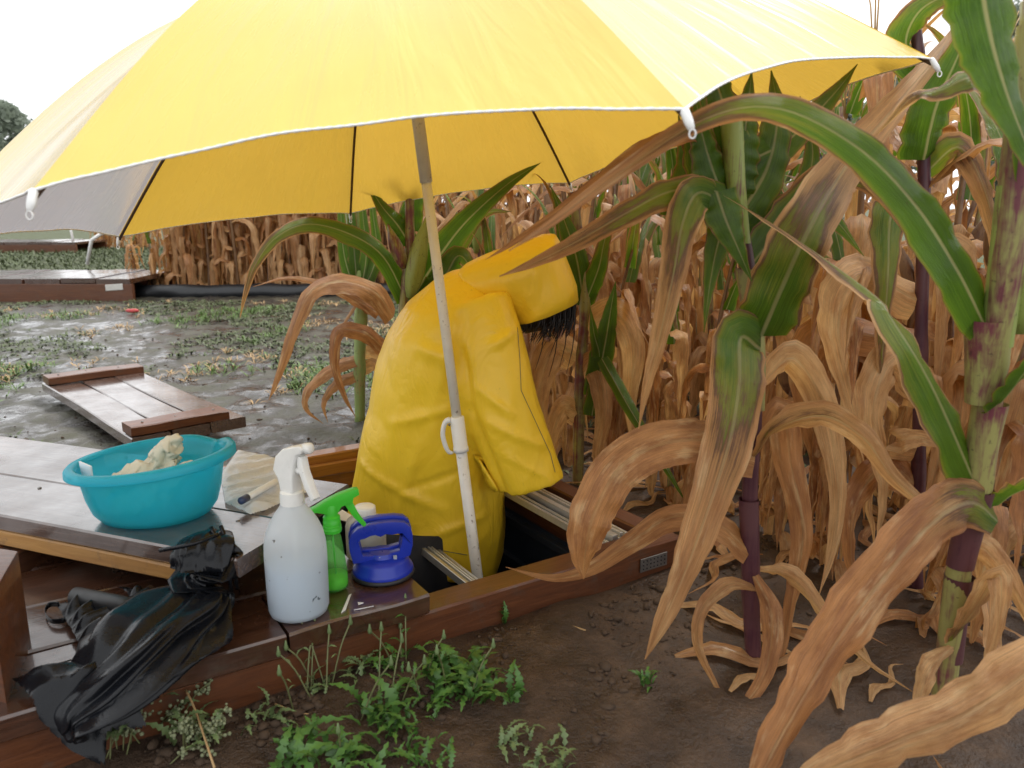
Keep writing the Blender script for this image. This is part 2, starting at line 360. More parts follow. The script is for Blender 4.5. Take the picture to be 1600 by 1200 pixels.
class MB:
    def __init__(s): s.v = []; s.f = []
    def add(s, v, f):
        k = len(s.v); s.v += [tuple(x) for x in v]; s.f += [tuple(i + k for i in q) for q in f]; return s
    def tube(s, pts, r, n=10, cap=True):
        pts = [Vector(p) for p in pts]; rr = r if isinstance(r, (list, tuple)) else [r] * len(pts)
        rings = []; ref = None
        for i, p in enumerate(pts):
            t = (pts[min(i + 1, len(pts) - 1)] - pts[max(i - 1, 0)]).normalized()
            if ref is None: ref = t.orthogonal().normalized()
            ref = (ref - t * ref.dot(t)).normalized(); b = t.cross(ref)
            rings.append([p + (ref * cos(2 * pi * k / n) + b * sin(2 * pi * k / n)) * rr[i] for k in range(n)])
        return s.loft(rings, cap)
    def loft(s, rings, cap=True, closed=True):
        n = len(rings[0]); v = [p for r in rings for p in r]; f = []
        for i in range(len(rings) - 1):
            for k in range(n if closed else n - 1):
                a, b = i * n + k, i * n + (k + 1) % n; f.append((a, b, b + n, a + n))
        if cap: f.append(tuple(reversed(range(n)))); f.append(tuple((len(rings) - 1) * n + k for k in range(n)))
        return s.add(v, f)
    def lathe(s, prof, c, n=40, sq=None):         # prof [(r,z)], around a vertical axis through c
        rings = [[Vector((c[0] + r * cos(2 * pi * k / n), c[1] + r * sin(2 * pi * k / n), c[2] + z)) for k in range(n)] for r, z in prof]
        return s.loft(rings, cap=False)
    def prism(s, poly, th):                       # polygon of points extruded along th
        n = len(poly); th = Vector(th); v = [Vector(p) - th / 2 for p in poly] + [Vector(p) + th / 2 for p in poly]
        f = [tuple(range(n)), tuple(reversed(range(n, 2 * n)))] + [(k, k + n, (k + 1) % n + n, (k + 1) % n) for k in range(n)]
        return s.add(v, f)
    def mesh(s, name, smooth=True, bevel=0, seg=2, recalc=True):
        me = mesh(name, s.v, s.f, smooth)
        bm = bmesh.new(); bm.from_mesh(me)
        if recalc: bmesh.ops.recalc_face_normals(bm, faces=bm.faces)
        if bevel:
            es = [e for e in bm.edges if len(e.link_faces) == 2 and e.calc_face_angle(0) > .6]
            bmesh.ops.bevel(bm, geom=es, offset=bevel, segments=seg, affect='EDGES', profile=.6, clamp_overlap=True)
        for f in bm.faces: f.smooth = smooth
        bm.to_mesh(me); bm.free(); return me
def auto(me, ang=35):
    """sharp edges above an angle"""
    bm = bmesh.new(); bm.from_mesh(me)
    for e in bm.edges: e.smooth = not (len(e.link_faces) == 2 and e.calc_face_angle(0) > radians(ang))
    for f in bm.faces: f.smooth = True
    bm.to_mesh(me); bm.free(); return me
def board_mesh(L, W, T, bev=.003, warp=.0015, seed=0, nx=9):
    """a sawn board, length along x, worn arrises, slightly warped; top at z = 0"""
    rn = random.Random(seed); ph = rn.random() * 9
    rings = []
    for i in range(nx):
        x = -L / 2 + L * i / (nx - 1); dz = warp * sin(ph + i * .9); dy = warp * cos(ph * 2 + i * .7)
        b = bev * (.8 + .6 * rn.random()); w2 = W / 2
        prof = [(-w2, -T + b), (-w2 + b, -T), (w2 - b, -T), (w2, -T + b), (w2, -b), (w2 - b, 0), (-w2 + b, 0), (-w2, -b)]
        rings.append([(x + (rn.random() - .5) * .002 * (i in (0, nx - 1)), y + dy, z + dz) for y, z in prof])
    m = MB().loft(rings); return auto(m.mesh('board'), 30)
def catmull(pts, n):
    pts = [Vector(p) for p in pts]; P = [pts[0] * 2 - pts[1]] + pts + [pts[-1] * 2 - pts[-2]]; out = []
    segs = len(pts) - 1
    for i in range(n + 1):
        u = i / n * segs; k = min(int(u), segs - 1); t = u - k; a, b, c, d = P[k:k + 4]
        out.append(.5 * ((2 * b) + (c - a) * t + (2 * a - 5 * b + 4 * c - d) * t * t + (3 * b - a - 3 * c + d) * t ** 3))
    return out

# ------------------------------------------------------------------ the wood frame's own axes
O2 = Vector((-.138, 1.20, 0)); UA = radians(32.5); UX = Vector((cos(UA), sin(UA), 0)); VX = Vector((-sin(UA), cos(UA), 0))
def UV(u, v, z=0): return O2 + UX * u + VX * v + Vector((0, 0, z))
def toUV(x, y): d = Vector((x, y, 0)) - O2; return d.dot(UX), d.dot(VX)
PIT = (-.34, .505, .075, .86)
LA = math.atan2(-.354, .935); LX = Vector((cos(LA), sin(LA), 0)); LY = Vector((-sin(LA), cos(LA), 0)); LO = Vector((-.882, 1.285, 0))
def LID(s, t, z=0): return LO + LX * s + LY * t + Vector((0, 0, z))

# ------------------------------------------------------------------ ground
def hground(x, y):
    u, v = toUV(x, y)
    z = .012 * mnoise.noise(Vector((x * 1.6, y * 1.6, 0))) + .010 * mnoise.fractal(Vector((x * 6, y * 6, 3)), 1.0, 2.0, 4)
    if x < -.2 and y > 1.6: z += .010 * mnoise.fractal(Vector((x * 11, y * 11, 8)), .8, 2.1, 3) - .012
    if v < 0: z += -.02 * min(1, max(0, -v) / .5) * (1 if u < .3 else .6)
    z += .012 * max(0, 1 - abs(v + .06) / .08) * (v < .02)
    if y > 14: z *= max(.2, 1 - (y - 14) / 30)
    return z
def axis(lo, hi, core0, core1, step, grow=1.18):
    a = list(np.arange(core0, core1 + 1e-6, step)); s = step; x = core1
    while x < hi: s *= grow; x += s; a.append(min(x, hi))
    s = step; x = core0
    while x > lo: s *= grow; x -= s; a.insert(0, max(x, lo))
    return a
gx = axis(-400, 400, -3.2, 1.6, .022); gy = axis(-6, 700, .45, 4.2, .022, 1.12)
gv = []; gf = []; nx = len(gx)
for y in gy:
    for x in gx: gv.append((x, y, hground(x, y)))
for j in range(len(gy) - 1):
    for i in range(nx - 1):
        cx = (gx[i] + gx[i + 1]) / 2; cy = (gy[j] + gy[j + 1]) / 2; u, v = toUV(cx, cy)
        if PIT[0] - .01 < u < PIT[1] + .01 and PIT[2] - .03 < v < PIT[3] + .01: continue
        k = j * nx + i; gf.append((k, k + 1, k + 1 + nx, k + nx))
tag(put('ground', mesh('ground', gv, gf), 'ground'), kind='structure')

# ------------------------------------------------------------------ hatch frame around the pit
def board(name, a, b, W, T, ztop, m, parent, seed=0, side=0.0, bev=.003, tilt=0.0):
    """board whose top centre line runs from a to b (xy)"""
    a = Vector((a[0], a[1], 0)); b = Vector((b[0], b[1], 0)); d = b - a; L = d.length
    o = put(name, board_mesh(L, W, T, bev, seed=seed), m, parent, loc=Vector(((a.x + b.x) / 2, (a.y + b.y) / 2, ztop)) - Vector(parent.location), rot=(tilt, 0, math.atan2(d.y, d.x)))
    return o
fr = thing('hatch_frame', 'low wet brown timber frame and deck boards around the open pit', 'frame', UV(0, .4))
def uvb(name, u0, u1, vc, W, T, z, m, seed): return board(name, UV(u0, vc), UV(u1, vc), W, T, z, m, fr, seed)
uvb('front_beam', -1.15, .575, .036, .062, .16, .064, 'wood_red', 1)
uvb('back_beam', -.45, .575, .895, .05, .15, .085, 'wood_amber', 2)
uvb('back_rail', -.45, .50, .862, .016, .035, .062, 'wood_amber', 12)
board('side_beam', UV(.545, .072), UV(.545, .865), .05, .15, .07, 'wood_red', fr, 3)
board('side_beam', UV(-.365, .31), UV(-.365, .865), .04, .15, .07, 'wood_amber', fr, 4)
DZ = .10
for (u0, u1, v0, v1, sd_) in ((-.232, .0, -.004, .145, 5), (-1.2, -.237, -.006, .143, 6), (-1.2, -.06, .149, .298, 7), (-1.2, -.33, .302, .45, 8), (-1.2, -.36, .454, .60, 9)):
    uvb('deck_board', u0, u1, (v0 + v1) / 2, v1 - v0, .036, DZ + (.0012 if sd_ % 2 else 0), 'wood', sd_)
a_, b_ = G(18, 1138, .06), G(48, 1062, .06); dr_ = (b_ - a_); dr_.z = 0; dr_.normalize(); zt = A(48, 874, b_.y).z
sp_ = MB(); q4 = [a_ - dr_ * .004, b_ + dr_ * .03, b_ + dr_ * .03 + Vector((-.10, .03, 0)), a_ - dr_ * .004 + Vector((-.10, .03, 0))]
sp_.loft([[Vector((p.x, p.y, z)) for p in q4] for z in (-.03, zt * .5, zt)])
put('side_panel', auto(sp_.mesh('panel', True, .003, 2), 30), 'wood_red', fr)
# metal connector on the outer end of the beam
c0 = UV(.50, .0015, .03)
pm = MB(); pm.prism([c0 + UX * a + Vector((0, 0, b)) for a, b in ((-.035, -.014), (.035, -.014), (.035, .014), (-.035, .014))], VX * .003)
pl = put('connector_plate', pm.mesh('plate', False, .0008), 'steel', fr)
pn = MB()
for i in range(7):
    for j in (-1, 0, 1): pn.lathe([(0.0, .0), (.0016, .0)], (0, 0, 0), 6) if False else pn.tube([c0 + UX * (-.028 + i * .0093) + Vector((0, 0, j * .008)) - VX * .0012, c0 + UX * (-.028 + i * .0093) + Vector((0, 0, j * .008)) - VX * .0026], .0016, 6)
sub('nail_heads', pn.mesh('nails'), 'rubber', pl)
# pit lining
u0, u1, v0, v1 = PIT
pv = [UV(u0, v0, -.04), UV(u1, v0, -.04), UV(u1, v1, -.04), UV(u0, v1, -.04)]
pv += [p + Vector((0, 0, -.9)) for p in pv]
put('pit_lining', mesh('pit', pv, [(0, 1, 5, 4), (1, 2, 6, 5), (2, 3, 7, 6), (3, 0, 4, 7), (4, 5, 6, 7)], False), 'navy', fr)
lm = MB()
for k in range(3): lm.prism([UV(u1 - .001, v, -.07 - .11 * k) + Vector((0, 0, dz)) for v, dz in ((v0, 0), (v1, 0), (v1, .02), (v0, .02))], UX * .03)
put('pit_ledge', lm.mesh('ledge', False, .003), 'navy', fr)
def rail(a, b, prof, m='alu'):
    a, b = Vector(a), Vector(b); d = (b - a).normalized(); s = d.cross(Vector((0, 0, 1))).normalized(); up = s.cross(d)
    mb = MB(); mb.loft([[p + s * x + up * y for x, y in prof] for p in (a, b)]); return put('aluminium_rail', auto(mb.mesh('rail', True, .0006, 1), 30), m, fr)
PR = [(-.02, -.01), (.02, -.01), (.02, .012), (.013, .012), (.013, .004), (.007, .004), (.007, .014), (.001, .014), (.001, .004), (-.006, .004), (-.006, .012), (-.02, .012)]
rail(UV(.478, .08, .055), UV(.478, .85, .055), PR)
rail(UV(.44, .08, .048), UV(.44, .85, .048), [(x * .5, y * .7) for x, y in PR])
rail(UV(.20, .10, -.03), UV(.20, .85, -.03), [(x * .6, y * .8) for x, y in PR])
rail(UV(.225, .10, -.04), UV(.225, .85, -.04), [(x * .35, y * .6) for x, y in PR])

# ------------------------------------------------------------------ the lid lying over the deck, lower left
lid = thing('wooden_lid', 'thick wet timber lid under the teal basin, raw yellow edge facing out', 'lid', LID(0, .15))
def lb(name, s0, s1, tc_, W, T, z, m, seed): return board(name, LID(s0, tc_), LID(s1, tc_), W, T, z, m, lid, seed, bev=.003)
lb('plank', -1.3, .50, .080, .156, .030, .202, 'wood_grey', 21)
lb('plank', -1.3, .47, .262, .196, .030, .200, 'wood_grey', 22)
lb('edge_batten', -1.3, .42, .022, .034, .028, .170, 'wood_raw', 23)
lb('edge_batten', -1.3, .40, .335, .034, .028, .170, 'wood_raw', 24)
b0 = G(22, 880, .14)
board('support_leg', LID(.008, -.02), LID(.008, .33), .05, .145, .1405, 'wood', lid, 25)
board('support_leg', LID(-.028, -.09), LID(-.028, .30), .02, .15, .1395, 'wood_red', lid, 26)

# ------------------------------------------------------------------ flipped lid on the mud
ml = [G(65, 598, .055), G(205, 686, .055), G(372, 648, .055), G(186, 578, .055)]
mc = sum(ml, Vector()) / 4
lid2 = thing('wooden_lid', 'wet plank lid with two end battens lying upturned on the mud', 'lid', (mc.x, mc.y, 0))
ax = (ml[1] - ml[0]).normalized(); ax.z = 0; ay = Vector((-ax.y, ax.x, 0))
Lm = (ml[1] - ml[0]).length; 
if ay.dot(ml[3] - ml[0]) < 0: ay = -ay
Wm = (ml[2] - ml[1]).dot(ay)
skew = ((ml[2] - ml[1]) - ay * Wm)
for k in range(3):
    w_ = Wm / 3; a = ml[0] + ay * (w_ * (k + .5)) + skew * 0; b = ml[1] + ay * (w_ * (k + .5))
    board('plank', a, b, w_ - .004, .035, .056 + .0015 * k, 'wood_grey', lid2, 30 + k)
for k, q in enumerate((.05, .955)):
    a = ml[0].lerp(ml[1], q); board('batten', a + ay * .004, a + ay * (Wm - (.0 if k == 0 else .05)), .085, .03, .089, 'wood_red' if k else 'wood_red', lid2, 40 + k)

def screws(parent, pts, z):
    for p in pts:
        put('screw_head', MB().lathe([(0, .0008), (.0032, .0008), (.0036, 0), (.0036, -.002)], (p.x, p.y, z), 10).mesh('screw'), 'steel', parent)
screws(lid, [LID(s_, t_) for s_ in (-.55, -.06, .40) for t_ in (.030, .125, .19, .33)], .2035)
screws(lid2, [ml[0].lerp(ml[1], q_) + ay * (Wm * t_) for q_ in (.05, .955) for t_ in (.14, .42, .76)], .0905)
# ------------------------------------------------------------------ boardwalks behind
def boardwalk(label, p0, p1, n, depth, ztop):
    p0 = Vector((p0[0], p0[1], 0)); p1 = Vector((p1[0], p1[1], 0)); d = (p1 - p0); L = d.length; ux = d.normalized(); uy = Vector((-ux.y, ux.x, 0))
    t = thing('boardwalk', label, 'boardwalk', p0.lerp(p1, .5)); ww = L / n
    me = board_mesh(depth, ww - .014, .04, .004, seed=50)
    for k in range(n):
        c = p0 + ux * ww * (k + .5) + uy * depth / 2
        put('plank', me, 'wood', t, loc=c + Vector((0, 0, ztop + .004 * sin(k * 2.3))) - t.location, rot=(0, 0, math.atan2(uy.y, uy.x) + .012 * sin(k * 1.7)))
    for q in (.02, depth - .05):
        board('side_beam', p0 + uy * q, p1 + uy * q, .045, ztop + .02, ztop - .045, 'wood_red', t, 51)
    return t, ux, uy
BA, BB = G(-420, 436, .17), G(205, 435, .17)
bw, bux, buy = boardwalk('low plank boardwalk in front of the corn, beyond the mud at left', BA, BB, 11, .95, .17)
bm_ = MB(); q = Vector((BB.x, BB.y, .10)) - bux * .14 - buy * .006
bm_.prism([q + bux * a + Vector((0, 0, b)) for a, b in ((-.07, -.03), (.07, -.02), (.07, .03), (-.07, .02))], buy * .006)
put('metal_bracket', bm_.mesh('br', False, .004), 'alu', bw)
BA, BB = G(-300, 379, .17), G(118, 378, .17)
boardwalk('farther plank boardwalk across the grass under the umbrella edge', BA, BB, 11, 1.2, .17)
# white stakes
p = G(117, 389); s_ = tag(put('white_stake', MB().tube([p, p + Vector((-.06, 0, .62))], .022, 8).mesh('stake'), 'rope_white'), 'straight white marker stake at the end of the farther boardwalk', 'stake')
p = G(136, 413, .17); q = A(143, 375, p.y); q2 = A(160, 364, p.y)
tag(put('white_stake', MB().tube([Vector((p.x, p.y, .17)), q, q2], .018, 8).mesh('stake'), 'rope_white'), 'bent white marker stake standing on the nearer boardwalk', 'stake')
# black plastic edging of the far plot
E0, E1 = G(213, 462), G(1100, 452)
ev = []; nE = 60
for i in range(nE + 1):
    p = E0.lerp(E1, i / nE); h = .085 + .02 * mnoise.noise(Vector((i * .35, 2, 0))); oy = .05 * mnoise.noise(Vector((i * .3, 7, 1)))
    ev.append([Vector((p.x, p.y + oy - .03, -.02)), Vector((p.x, p.y + oy, h * .6)), Vector((p.x, p.y + oy + .04, h)), Vector((p.x, p.y + oy + .12, h * .7)), Vector((p.x, p.y + oy + .14, -.02))])
tag(put('plastic_edging', MB().loft(ev).mesh('edging'), 'black_plastic'), 'black plastic edging strip along the foot of the far corn', 'edging')
p = G(207, 486, .012); rb = MB(); rb.loft([[p + Vector((x * cos(a), .03 * s * sin(a), z)) for a in np.linspace(0, 2 * pi, 12, endpoint=False)] for x, s, z in ((.03, .6, -.01), (.05, .7, .0), (.045, .6, .010), (.03, .4, .015))])
tag(put('red_plastic_scrap', rb.mesh('scrap'), 'red'), 'small red plastic scrap lying on the mud near the boardwalk', 'scrap')

# ------------------------------------------------------------------ big yellow umbrella
UC = Vector((-.165, 1.586, .773)); RU = .85
un = Vector((-.127, .009, 1)).normalized(); ua = un.cross(Vector((0, 1, 0))).normalized(); ub = un.cross(ua); UPH = 1.187
pt, pb = A(655, 200, 1.586), A(746, 900, 1.60); pd = (pt - pb).normalized()
def pole_at(y):        # point of the pole at a photo row
    lo, hi = -1.2, 2.5
    for _ in range(50):
        mid = (lo + hi) / 2; P_ = pb + pd * mid; v = P_ - Vector((0, 0, CAMH)); yy = 600 - F * (v.y * _s + v.z * _c) / (v.y * _c - v.z * _s)
        if yy > y: lo = mid
        else: hi = mid
    return pb + pd * lo
apex = UC + un * .36
k_ = (apex - pb).dot(pd); apex = pb + pd * k_
tips = [UC + (ua * cos(UPH + k * pi / 4) + ub * sin(UPH + k * pi / 4)) * RU for k in range(8)]
tips[2] = A(1457, 92, tips[2].y); tips[1] = A(1071, 172, tips[1].y); tips[0] = A(50, 298, tips[0].y); tips[3] += Vector((0, 0, .03)); tips[7] += Vector((0, 0, -.015))
for k, q in ((4, (890, 285)), (5, (547, 333)), (6, (185, 370))): tips[k] = A(q[0], q[1], tips[k].y)
def ribpt(k, s):
    a, b = apex, tips[k % 8]; p = a.lerp(b, s)
    return p + un * (.135 * sin(pi * s ** 1.05) * (1 - .25 * s))
um = thing('umbrella', 'large yellow octagonal umbrella with one pale grey panel on a white pole', 'umbrella', pb + pd * (-.55))
NS, NW = 26, 22
for k in range(8):
    v = []; uvs = []; f = []
    for i in range(NS + 1):
        s = i / NS; a, b = ribpt(k, s), ribpt(k + 1, s); ax_ = apex.lerp(UC, s)
        for j in range(NW + 1):
            t = j / NW; x = 4 * t * (1 - t)
            s2 = s - (.055 if k in (0, 1) else .03) * x * s ** 3                                       # scalloped hem
            a2, b2 = ribpt(k, s2), ribpt(k + 1, s2); p = a2.lerp(b2, t)
            inward = (UC - (a2 + b2) / 2); inward -= un * inward.dot(un)
            p = p - un * (.020 * x * sin(pi * s * .9)) + inward.normalized() * .012 * x * s
            pk = 1 - x; near = s ** 6
            wr = .0012 * sin(t * 40 + k) * near * pk ** 2 + .004 * mnoise.noise(Vector((t * 5 + s * 3, s * 4 - t * 2, k * 3.1))) * s * x
            ang = math.atan2(s - 1.0, t) if t < .5 else math.atan2(s - 1.0, 1 - t)
            rr_ = math.hypot((1 - s) * 1.2, min(t, 1 - t))
            wr += .0016 * sin(ang * 17 + k * 2) * max(0, 1 - rr_ / .45) * min(1, rr_ / .08) * x ** .3
            v.append(p + un * wr); uvs.append((t + k * 1.37, s))
    for i in range(NS):
        for j in range(NW):
            q = i * (NW + 1) + j; f.append((q, q + 1, q + NW + 2, q + NW + 1))
    grey = (k == 6)
    me = mesh('panel', v, f, uv=uvs)
    # outside faces up
    bm = bmesh.new(); bm.from_mesh(me)
    if sum(fc.normal.dot(un) for fc in bm.faces) < 0: bmesh.ops.reverse_faces(bm, faces=bm.faces)
    bm.to_mesh(me); bm.free()
    o = put('canopy_panel', me, 'canopy_grey' if grey else 'canopy', um)
    if grey: o['label'] = 'pale grey canopy panel with a brown print'
    hem = [v[NS * (NW + 1) + j] for j in range(NW + 1)]
    # twisted cord: beads along the hem
    hp = catmull(hem, 110); cm = MB(); cm.tube(hp, [.0012 + .0006 * (i % 2) for i in range(len(hp))], 6)
    sub('hem_cord', cm.mesh('cord'), 'piping', o)
    if grey:
        def pp(s, t): 
            i = s * NS; j = t * NW; return v[int(i) * (NW + 1) + int(j)] - un * .003
        qv = [v[i * (NW + 1) + j] - un * .0025 for i in range(16, 21) for j in range(3, 10 - (i - 16) // 2 + 1)]
        gi = []; row0 = []
        for i in range(16, 21): row0.append(len(gi)); gi += [v[i * (NW + 1) + j] - un * .0025 for j in range(3, 10)]
        pr = mesh('print', gi, [(a_, a_ + 1, a_ + 8, a_ + 7) for r_ in range(4) for a_ in range(r_ * 7, r_ * 7 + 6)]); sub('printed_mark', pr, 'canopy_print', o)
        zz = MB(); pts = [pp(.80, .18), pp(.64, .22), pp(.78, .27), pp(.64, .32), pp(.78, .35)]
        for a, b in zip(pts, pts[1:]): zz.tube([a - un * .003, b - un * .003], .0025, 5)
        sub('printed_line', zz.mesh('zig'), 'piping', o)
    # rib and tip
    put('rib', MB().tube([ribpt(k, s) - un * .007 for s in np.linspace(.03, 1, 16)], .0034, 6).mesh('rib'), 'rib', um)
    d = (tips[k] - ribpt(k, .93)).normalized(); d2 = (d - un * .9).normalized()
    b0_ = tips[k] - un * .004
    tm = MB().tube([b0_ - d2 * .006, b0_ - d2 * .003, b0_ + d2 * .009, b0_ + d2 * .016, b0_ + d2 * .018], [.003, .0047, .0047, .0036, .001], 10)
    tp = put('tip_cap', tm.mesh('tip'), 'rope_white', um)
    rc = b0_ + d2 * .0195; rg = [rc + Vector((.0032 * cos(a), .0, .0042 * sin(a) - .002)) for a in np.linspace(0, 2 * pi, 13)]
    sub('ring', MB().tube(rg, .0009, 6, False).mesh('ring'), 'rope_white', tp)
put('pole', MB().tube([pb - pd * .9, pb, pole_at(690)], .0118, 20).mesh('pole'), 'pole_white', um)
put('upper_pole', MB().tube([pole_at(690), pole_at(283)], .0100, 20).mesh('pole'), 'pole_cream', um)
put('canopy_tube', MB().tube([pole_at(285), apex + pd * .005], .0122, 20).mesh('pole'), 'pole_cream', um)
put('finial', MB().tube([apex - pd * .01, apex + pd * .03, apex + pd * .06], [.02, .014, .004], 12).mesh('finial'), 'rope_white', um)
put('runner_hub', MB().tube([apex - pd * .05, apex - pd * .02], [.024, .03], 14).mesh('hub'), 'pole_cream', um)
c1, c2 = pole_at(705), pole_at(652)
col_ = put('height_clamp', MB().tube([c1 - pd * .001, c1, c1.lerp(c2, .12), c1.lerp(c2, .13), c2, c2 + pd * .002], [.0125, .0162, .0162, .0150, .0150, .0125], 22).mesh('clamp'), 'rope_white', um)
sx = Vector((-1, -.25, 0)).normalized()
lev = [c2 - pd * .004 + sx * .014, c2 - pd * .010 + sx * .026, c1.lerp(c2, .55) + sx * .034, c1.lerp(c2, .22) + sx * .032, c1 + sx * .026, c1 - pd * .002 + sx * .017]
sub('lever_hook', MB().tube(catmull(lev, 16), [.0065, .0065, .006, .0055, .005, .005, .005, .005, .005, .005, .005, .0048, .0046, .0044, .004, .0035, .002], 10).mesh('lever'), 'rope_white', col_)
sub('screw', MB().tube([c2 - pd * .012 + Vector((-.016, -.014, 0)), c2 - pd * .012 + Vector((-.016, -.017, 0))], .0026, 8).mesh('screw'), 'steel', col_)

# ------------------------------------------------------------------ the person in the pit
PD = 1.83
def ell(c, e1, e2, n=28, p=2.0):
    out = []
    for k in range(n):
        a = 2 * pi * k / n; ca, sa = cos(a), sin(a)
        out.append(c + e1 * (abs(ca) ** (2 / p) * (1 if ca > 0 else -1)) + e2 * (abs(sa) ** (2 / p) * (1 if sa > 0 else -1)))
    return out
def span(xa, ya, xb, yb, d, depth, p=2.2, d2=None):
    a, b = A(xa, ya, d), A(xb, yb, d2 or d); return ell((a + b) / 2, (b - a) / 2, Vector((0, depth, 0)), p=p)
pers = thing('person', 'person in a yellow hooded raincoat bending over in the pit', 'person', (-.17, PD, -.90))
def skin_body(name, verts, edges, radii, root, m, parent, sub_=2):
    me = bpy.data.meshes.new(name); me.from_pydata([tuple(v) for v in verts], edges, []); o = bpy.data.objects.new(name, me); COL.objects.link(o)
    md = o.modifiers.new('skin', 'SKIN'); 
    for i, r in enumerate(radii):
        sv = me.skin_vertices[0].data[i]; rr = r if isinstance(r, tuple) else (r, r); sv.radius = rr; sv.use_root = (i == root)
    ss = o.modifiers.new('sub', 'SUBSURF'); ss.levels = sub_; ss.render_levels = sub_
    dg = bpy.context.evaluated_depsgraph_get(); ev_ = o.evaluated_get(dg); m2 = bpy.data.meshes.new_from_object(ev_)
    bpy.data.objects.remove(o); m2.polygons.foreach_set('use_smooth', [True] * len(m2.polygons))
    return put(name, m2, m, parent)
hip = A(650, 840, PD); hip.z = -.06
chest = A(695, 600, PD); neck = A(760, 470, PD); head = A(835, 465, PD); 
sh_r = A(750, 500, PD - .12); el_r = A(775, 590, PD - .13); wr_r = A(796, 650, PD - .14)
sh_l = A(750, 500, PD + .14); el_l = A(768, 590, PD + .15); wr_l = A(788, 648, PD + .15)
V_ = [hip, chest, neck, head, sh_r, el_r, wr_r, sh_l, el_l, wr_l]; Ed = [(0, 1), (1, 2), (2, 3), (1, 4), (4, 5), (5, 6), (1, 7), (7, 8), (8, 9)]
Rr = [.10, .11, .05, .085, .055, .042, .028, .055, .042, .028]
for sy in (-.09, .09):
    i0 = len(V_); V_ += [hip + Vector((0, sy, -.06)), hip + Vector((.06, sy, -.44)), hip + Vector((0, sy, -.80)), hip + Vector((.14, sy, -.82))]
    Ed += [(0, i0), (i0, i0 + 1), (i0 + 1, i0 + 2), (i0 + 2, i0 + 3)]; Rr += [.08, .055, .04, .035]
for wi, ei in ((6, 5), (9, 8)):
    dr = (V_[wi] - V_[ei]).normalized(); si = Vector((0, 1, 0)); palm = V_[wi] + dr * .06; ip = len(V_); V_.append(palm); Ed.append((wi, ip)); Rr.append((.036, .016))
    for q, (off, ln) in enumerate(((-.028, .065), (-.010, .078), (.009, .073), (.027, .058))):
        b = palm + si * off + dr * .012; i1 = len(V_); V_ += [b, b + dr * ln * .5 + Vector((.006, 0, 0)), b + dr * ln + Vector((-.008, 0, 0))]; Ed += [(ip, i1), (i1, i1 + 1), (i1 + 1, i1 + 2)]; Rr += [.009, .0085, .007]
    b = V_[wi] + dr * .025 + Vector((.02, -.025, 0)); i1 = len(V_); V_ += [b, b + dr * .04 + Vector((.018, -.012, 0))]; Ed += [(wi, i1), (i1, i1 + 1)]; Rr += [.011, .009]
skin_body('body', V_, Ed, Rr, 0, 'skin', pers)
# face: nose, eyes, mouth, ear on the lowered head
fx = (A(870, 520, PD) - A(820, 430, PD)).normalized(); fd = Vector((.75, 0, -.66)); fu = Vector((.66, 0, .75)); fs = Vector((0, 1, 0))
fm = MB(); hc = A(835, 465, PD)
fm.loft([[hc + fd * a + fu * b + fs * (w_ * cos(t)) + fu * (h_ * sin(t)) for t in np.linspace(0, 2 * pi, 10, endpoint=False)] for a, b, w_, h_ in ((.078, -.012, .013, .022), (.098, -.022, .011, .014), (.106, -.030, .007, .008))])
for sg in (-1, 1): fm.tube([hc + fs * sg * .08 + fu * .0, hc + fs * sg * .094 + fu * .0 - fd * .012], [.026, .018], 10)
fm.tube([hc + fd * .080 - fu * .052 - fs * .02, hc + fd * .088 - fu * .052, hc + fd * .080 - fu * .052 + fs * .02], [.004, .007, .004], 8)
put('face', fm.mesh('face'), 'skin', pers)
em = MB()
for sg in (-1, 1): em.tube([hc + fd * .078 + fs * sg * .032 + fu * .012, hc + fd * .084 + fs * sg * .032 + fu * .012], [.012, .007], 10)
put('eyes', em.mesh('eyes'), 'ink', pers)
# raincoat: trunk, sleeves and collar grown together
rm = MB()
rm.loft([span(546, 828, 778, 890, PD, .150, 2.4), span(545, 800, 786, 862, PD, .155, 2.4), span(549, 765, 790, 810, PD, .160, 2.4), span(562, 700, 788, 735, PD, .165, 2.4), span(578, 630, 790, 655, PD, .172, 2.3),
         span(590, 570, 800, 585, PD, .178, 2.2), span(606, 520, 806, 530, PD, .180, 2.2), span(634, 474, 808, 500, PD, .172, 2.1), span(672, 440, 800, 478, PD, .145, 2.0), span(704, 424, 792, 458, PD, .095, 2.0), span(726, 420, 782, 448, PD, .06, 2.0)])
def ring(c, t, r1, r2, n=24):
    s = t.cross(Vector((0, 1, 0))).normalized(); b = Vector((0, 1, 0)) - t * t.y; b.normalize()
    return ell(c, s * r1, b * r2, n, 2.3)
for side in (-1, 1):
    dd = PD - .105 if side < 0 else PD + .105
    pth = [((742, 470), .074, .0), ((762, 540), .082, .02), ((774, 600), .084, .035), ((790, 660), .083, .045), ((810, 715), .080, .05), ((830, 757), .077, .055)]
    if side > 0: pth = [((x - 8, y), r, o_) for (x, y), r, o_ in pth]
    cs = [A(x, y, dd + side * o_) for (x, y), r, o_ in pth]; rings = []
    for i, c in enumerate(cs):
        t = (cs[min(i + 1, 5)] - cs[max(i - 1, 0)]).normalized()
        if i == 5: t = (Vector((.25, 0, -.97))).normalized()
        rings.append(ring(c, t, pth[i][1], pth[i][1] * .80))
    rm.loft(rings)
me = rm.mesh('coat'); o = bpy.data.objects.new('coat', me); COL.objects.link(o)
md = o.modifiers.new('r', 'REMESH'); md.mode = 'VOXEL'; md.voxel_size = .0075
sm = o.modifiers.new('s', 'SMOOTH'); sm.iterations = 5; sm.factor = .5
ev_ = o.evaluated_get(bpy.context.evaluated_depsgraph_get()); me = bpy.data.meshes.new_from_object(ev_); bpy.data.objects.remove(o)
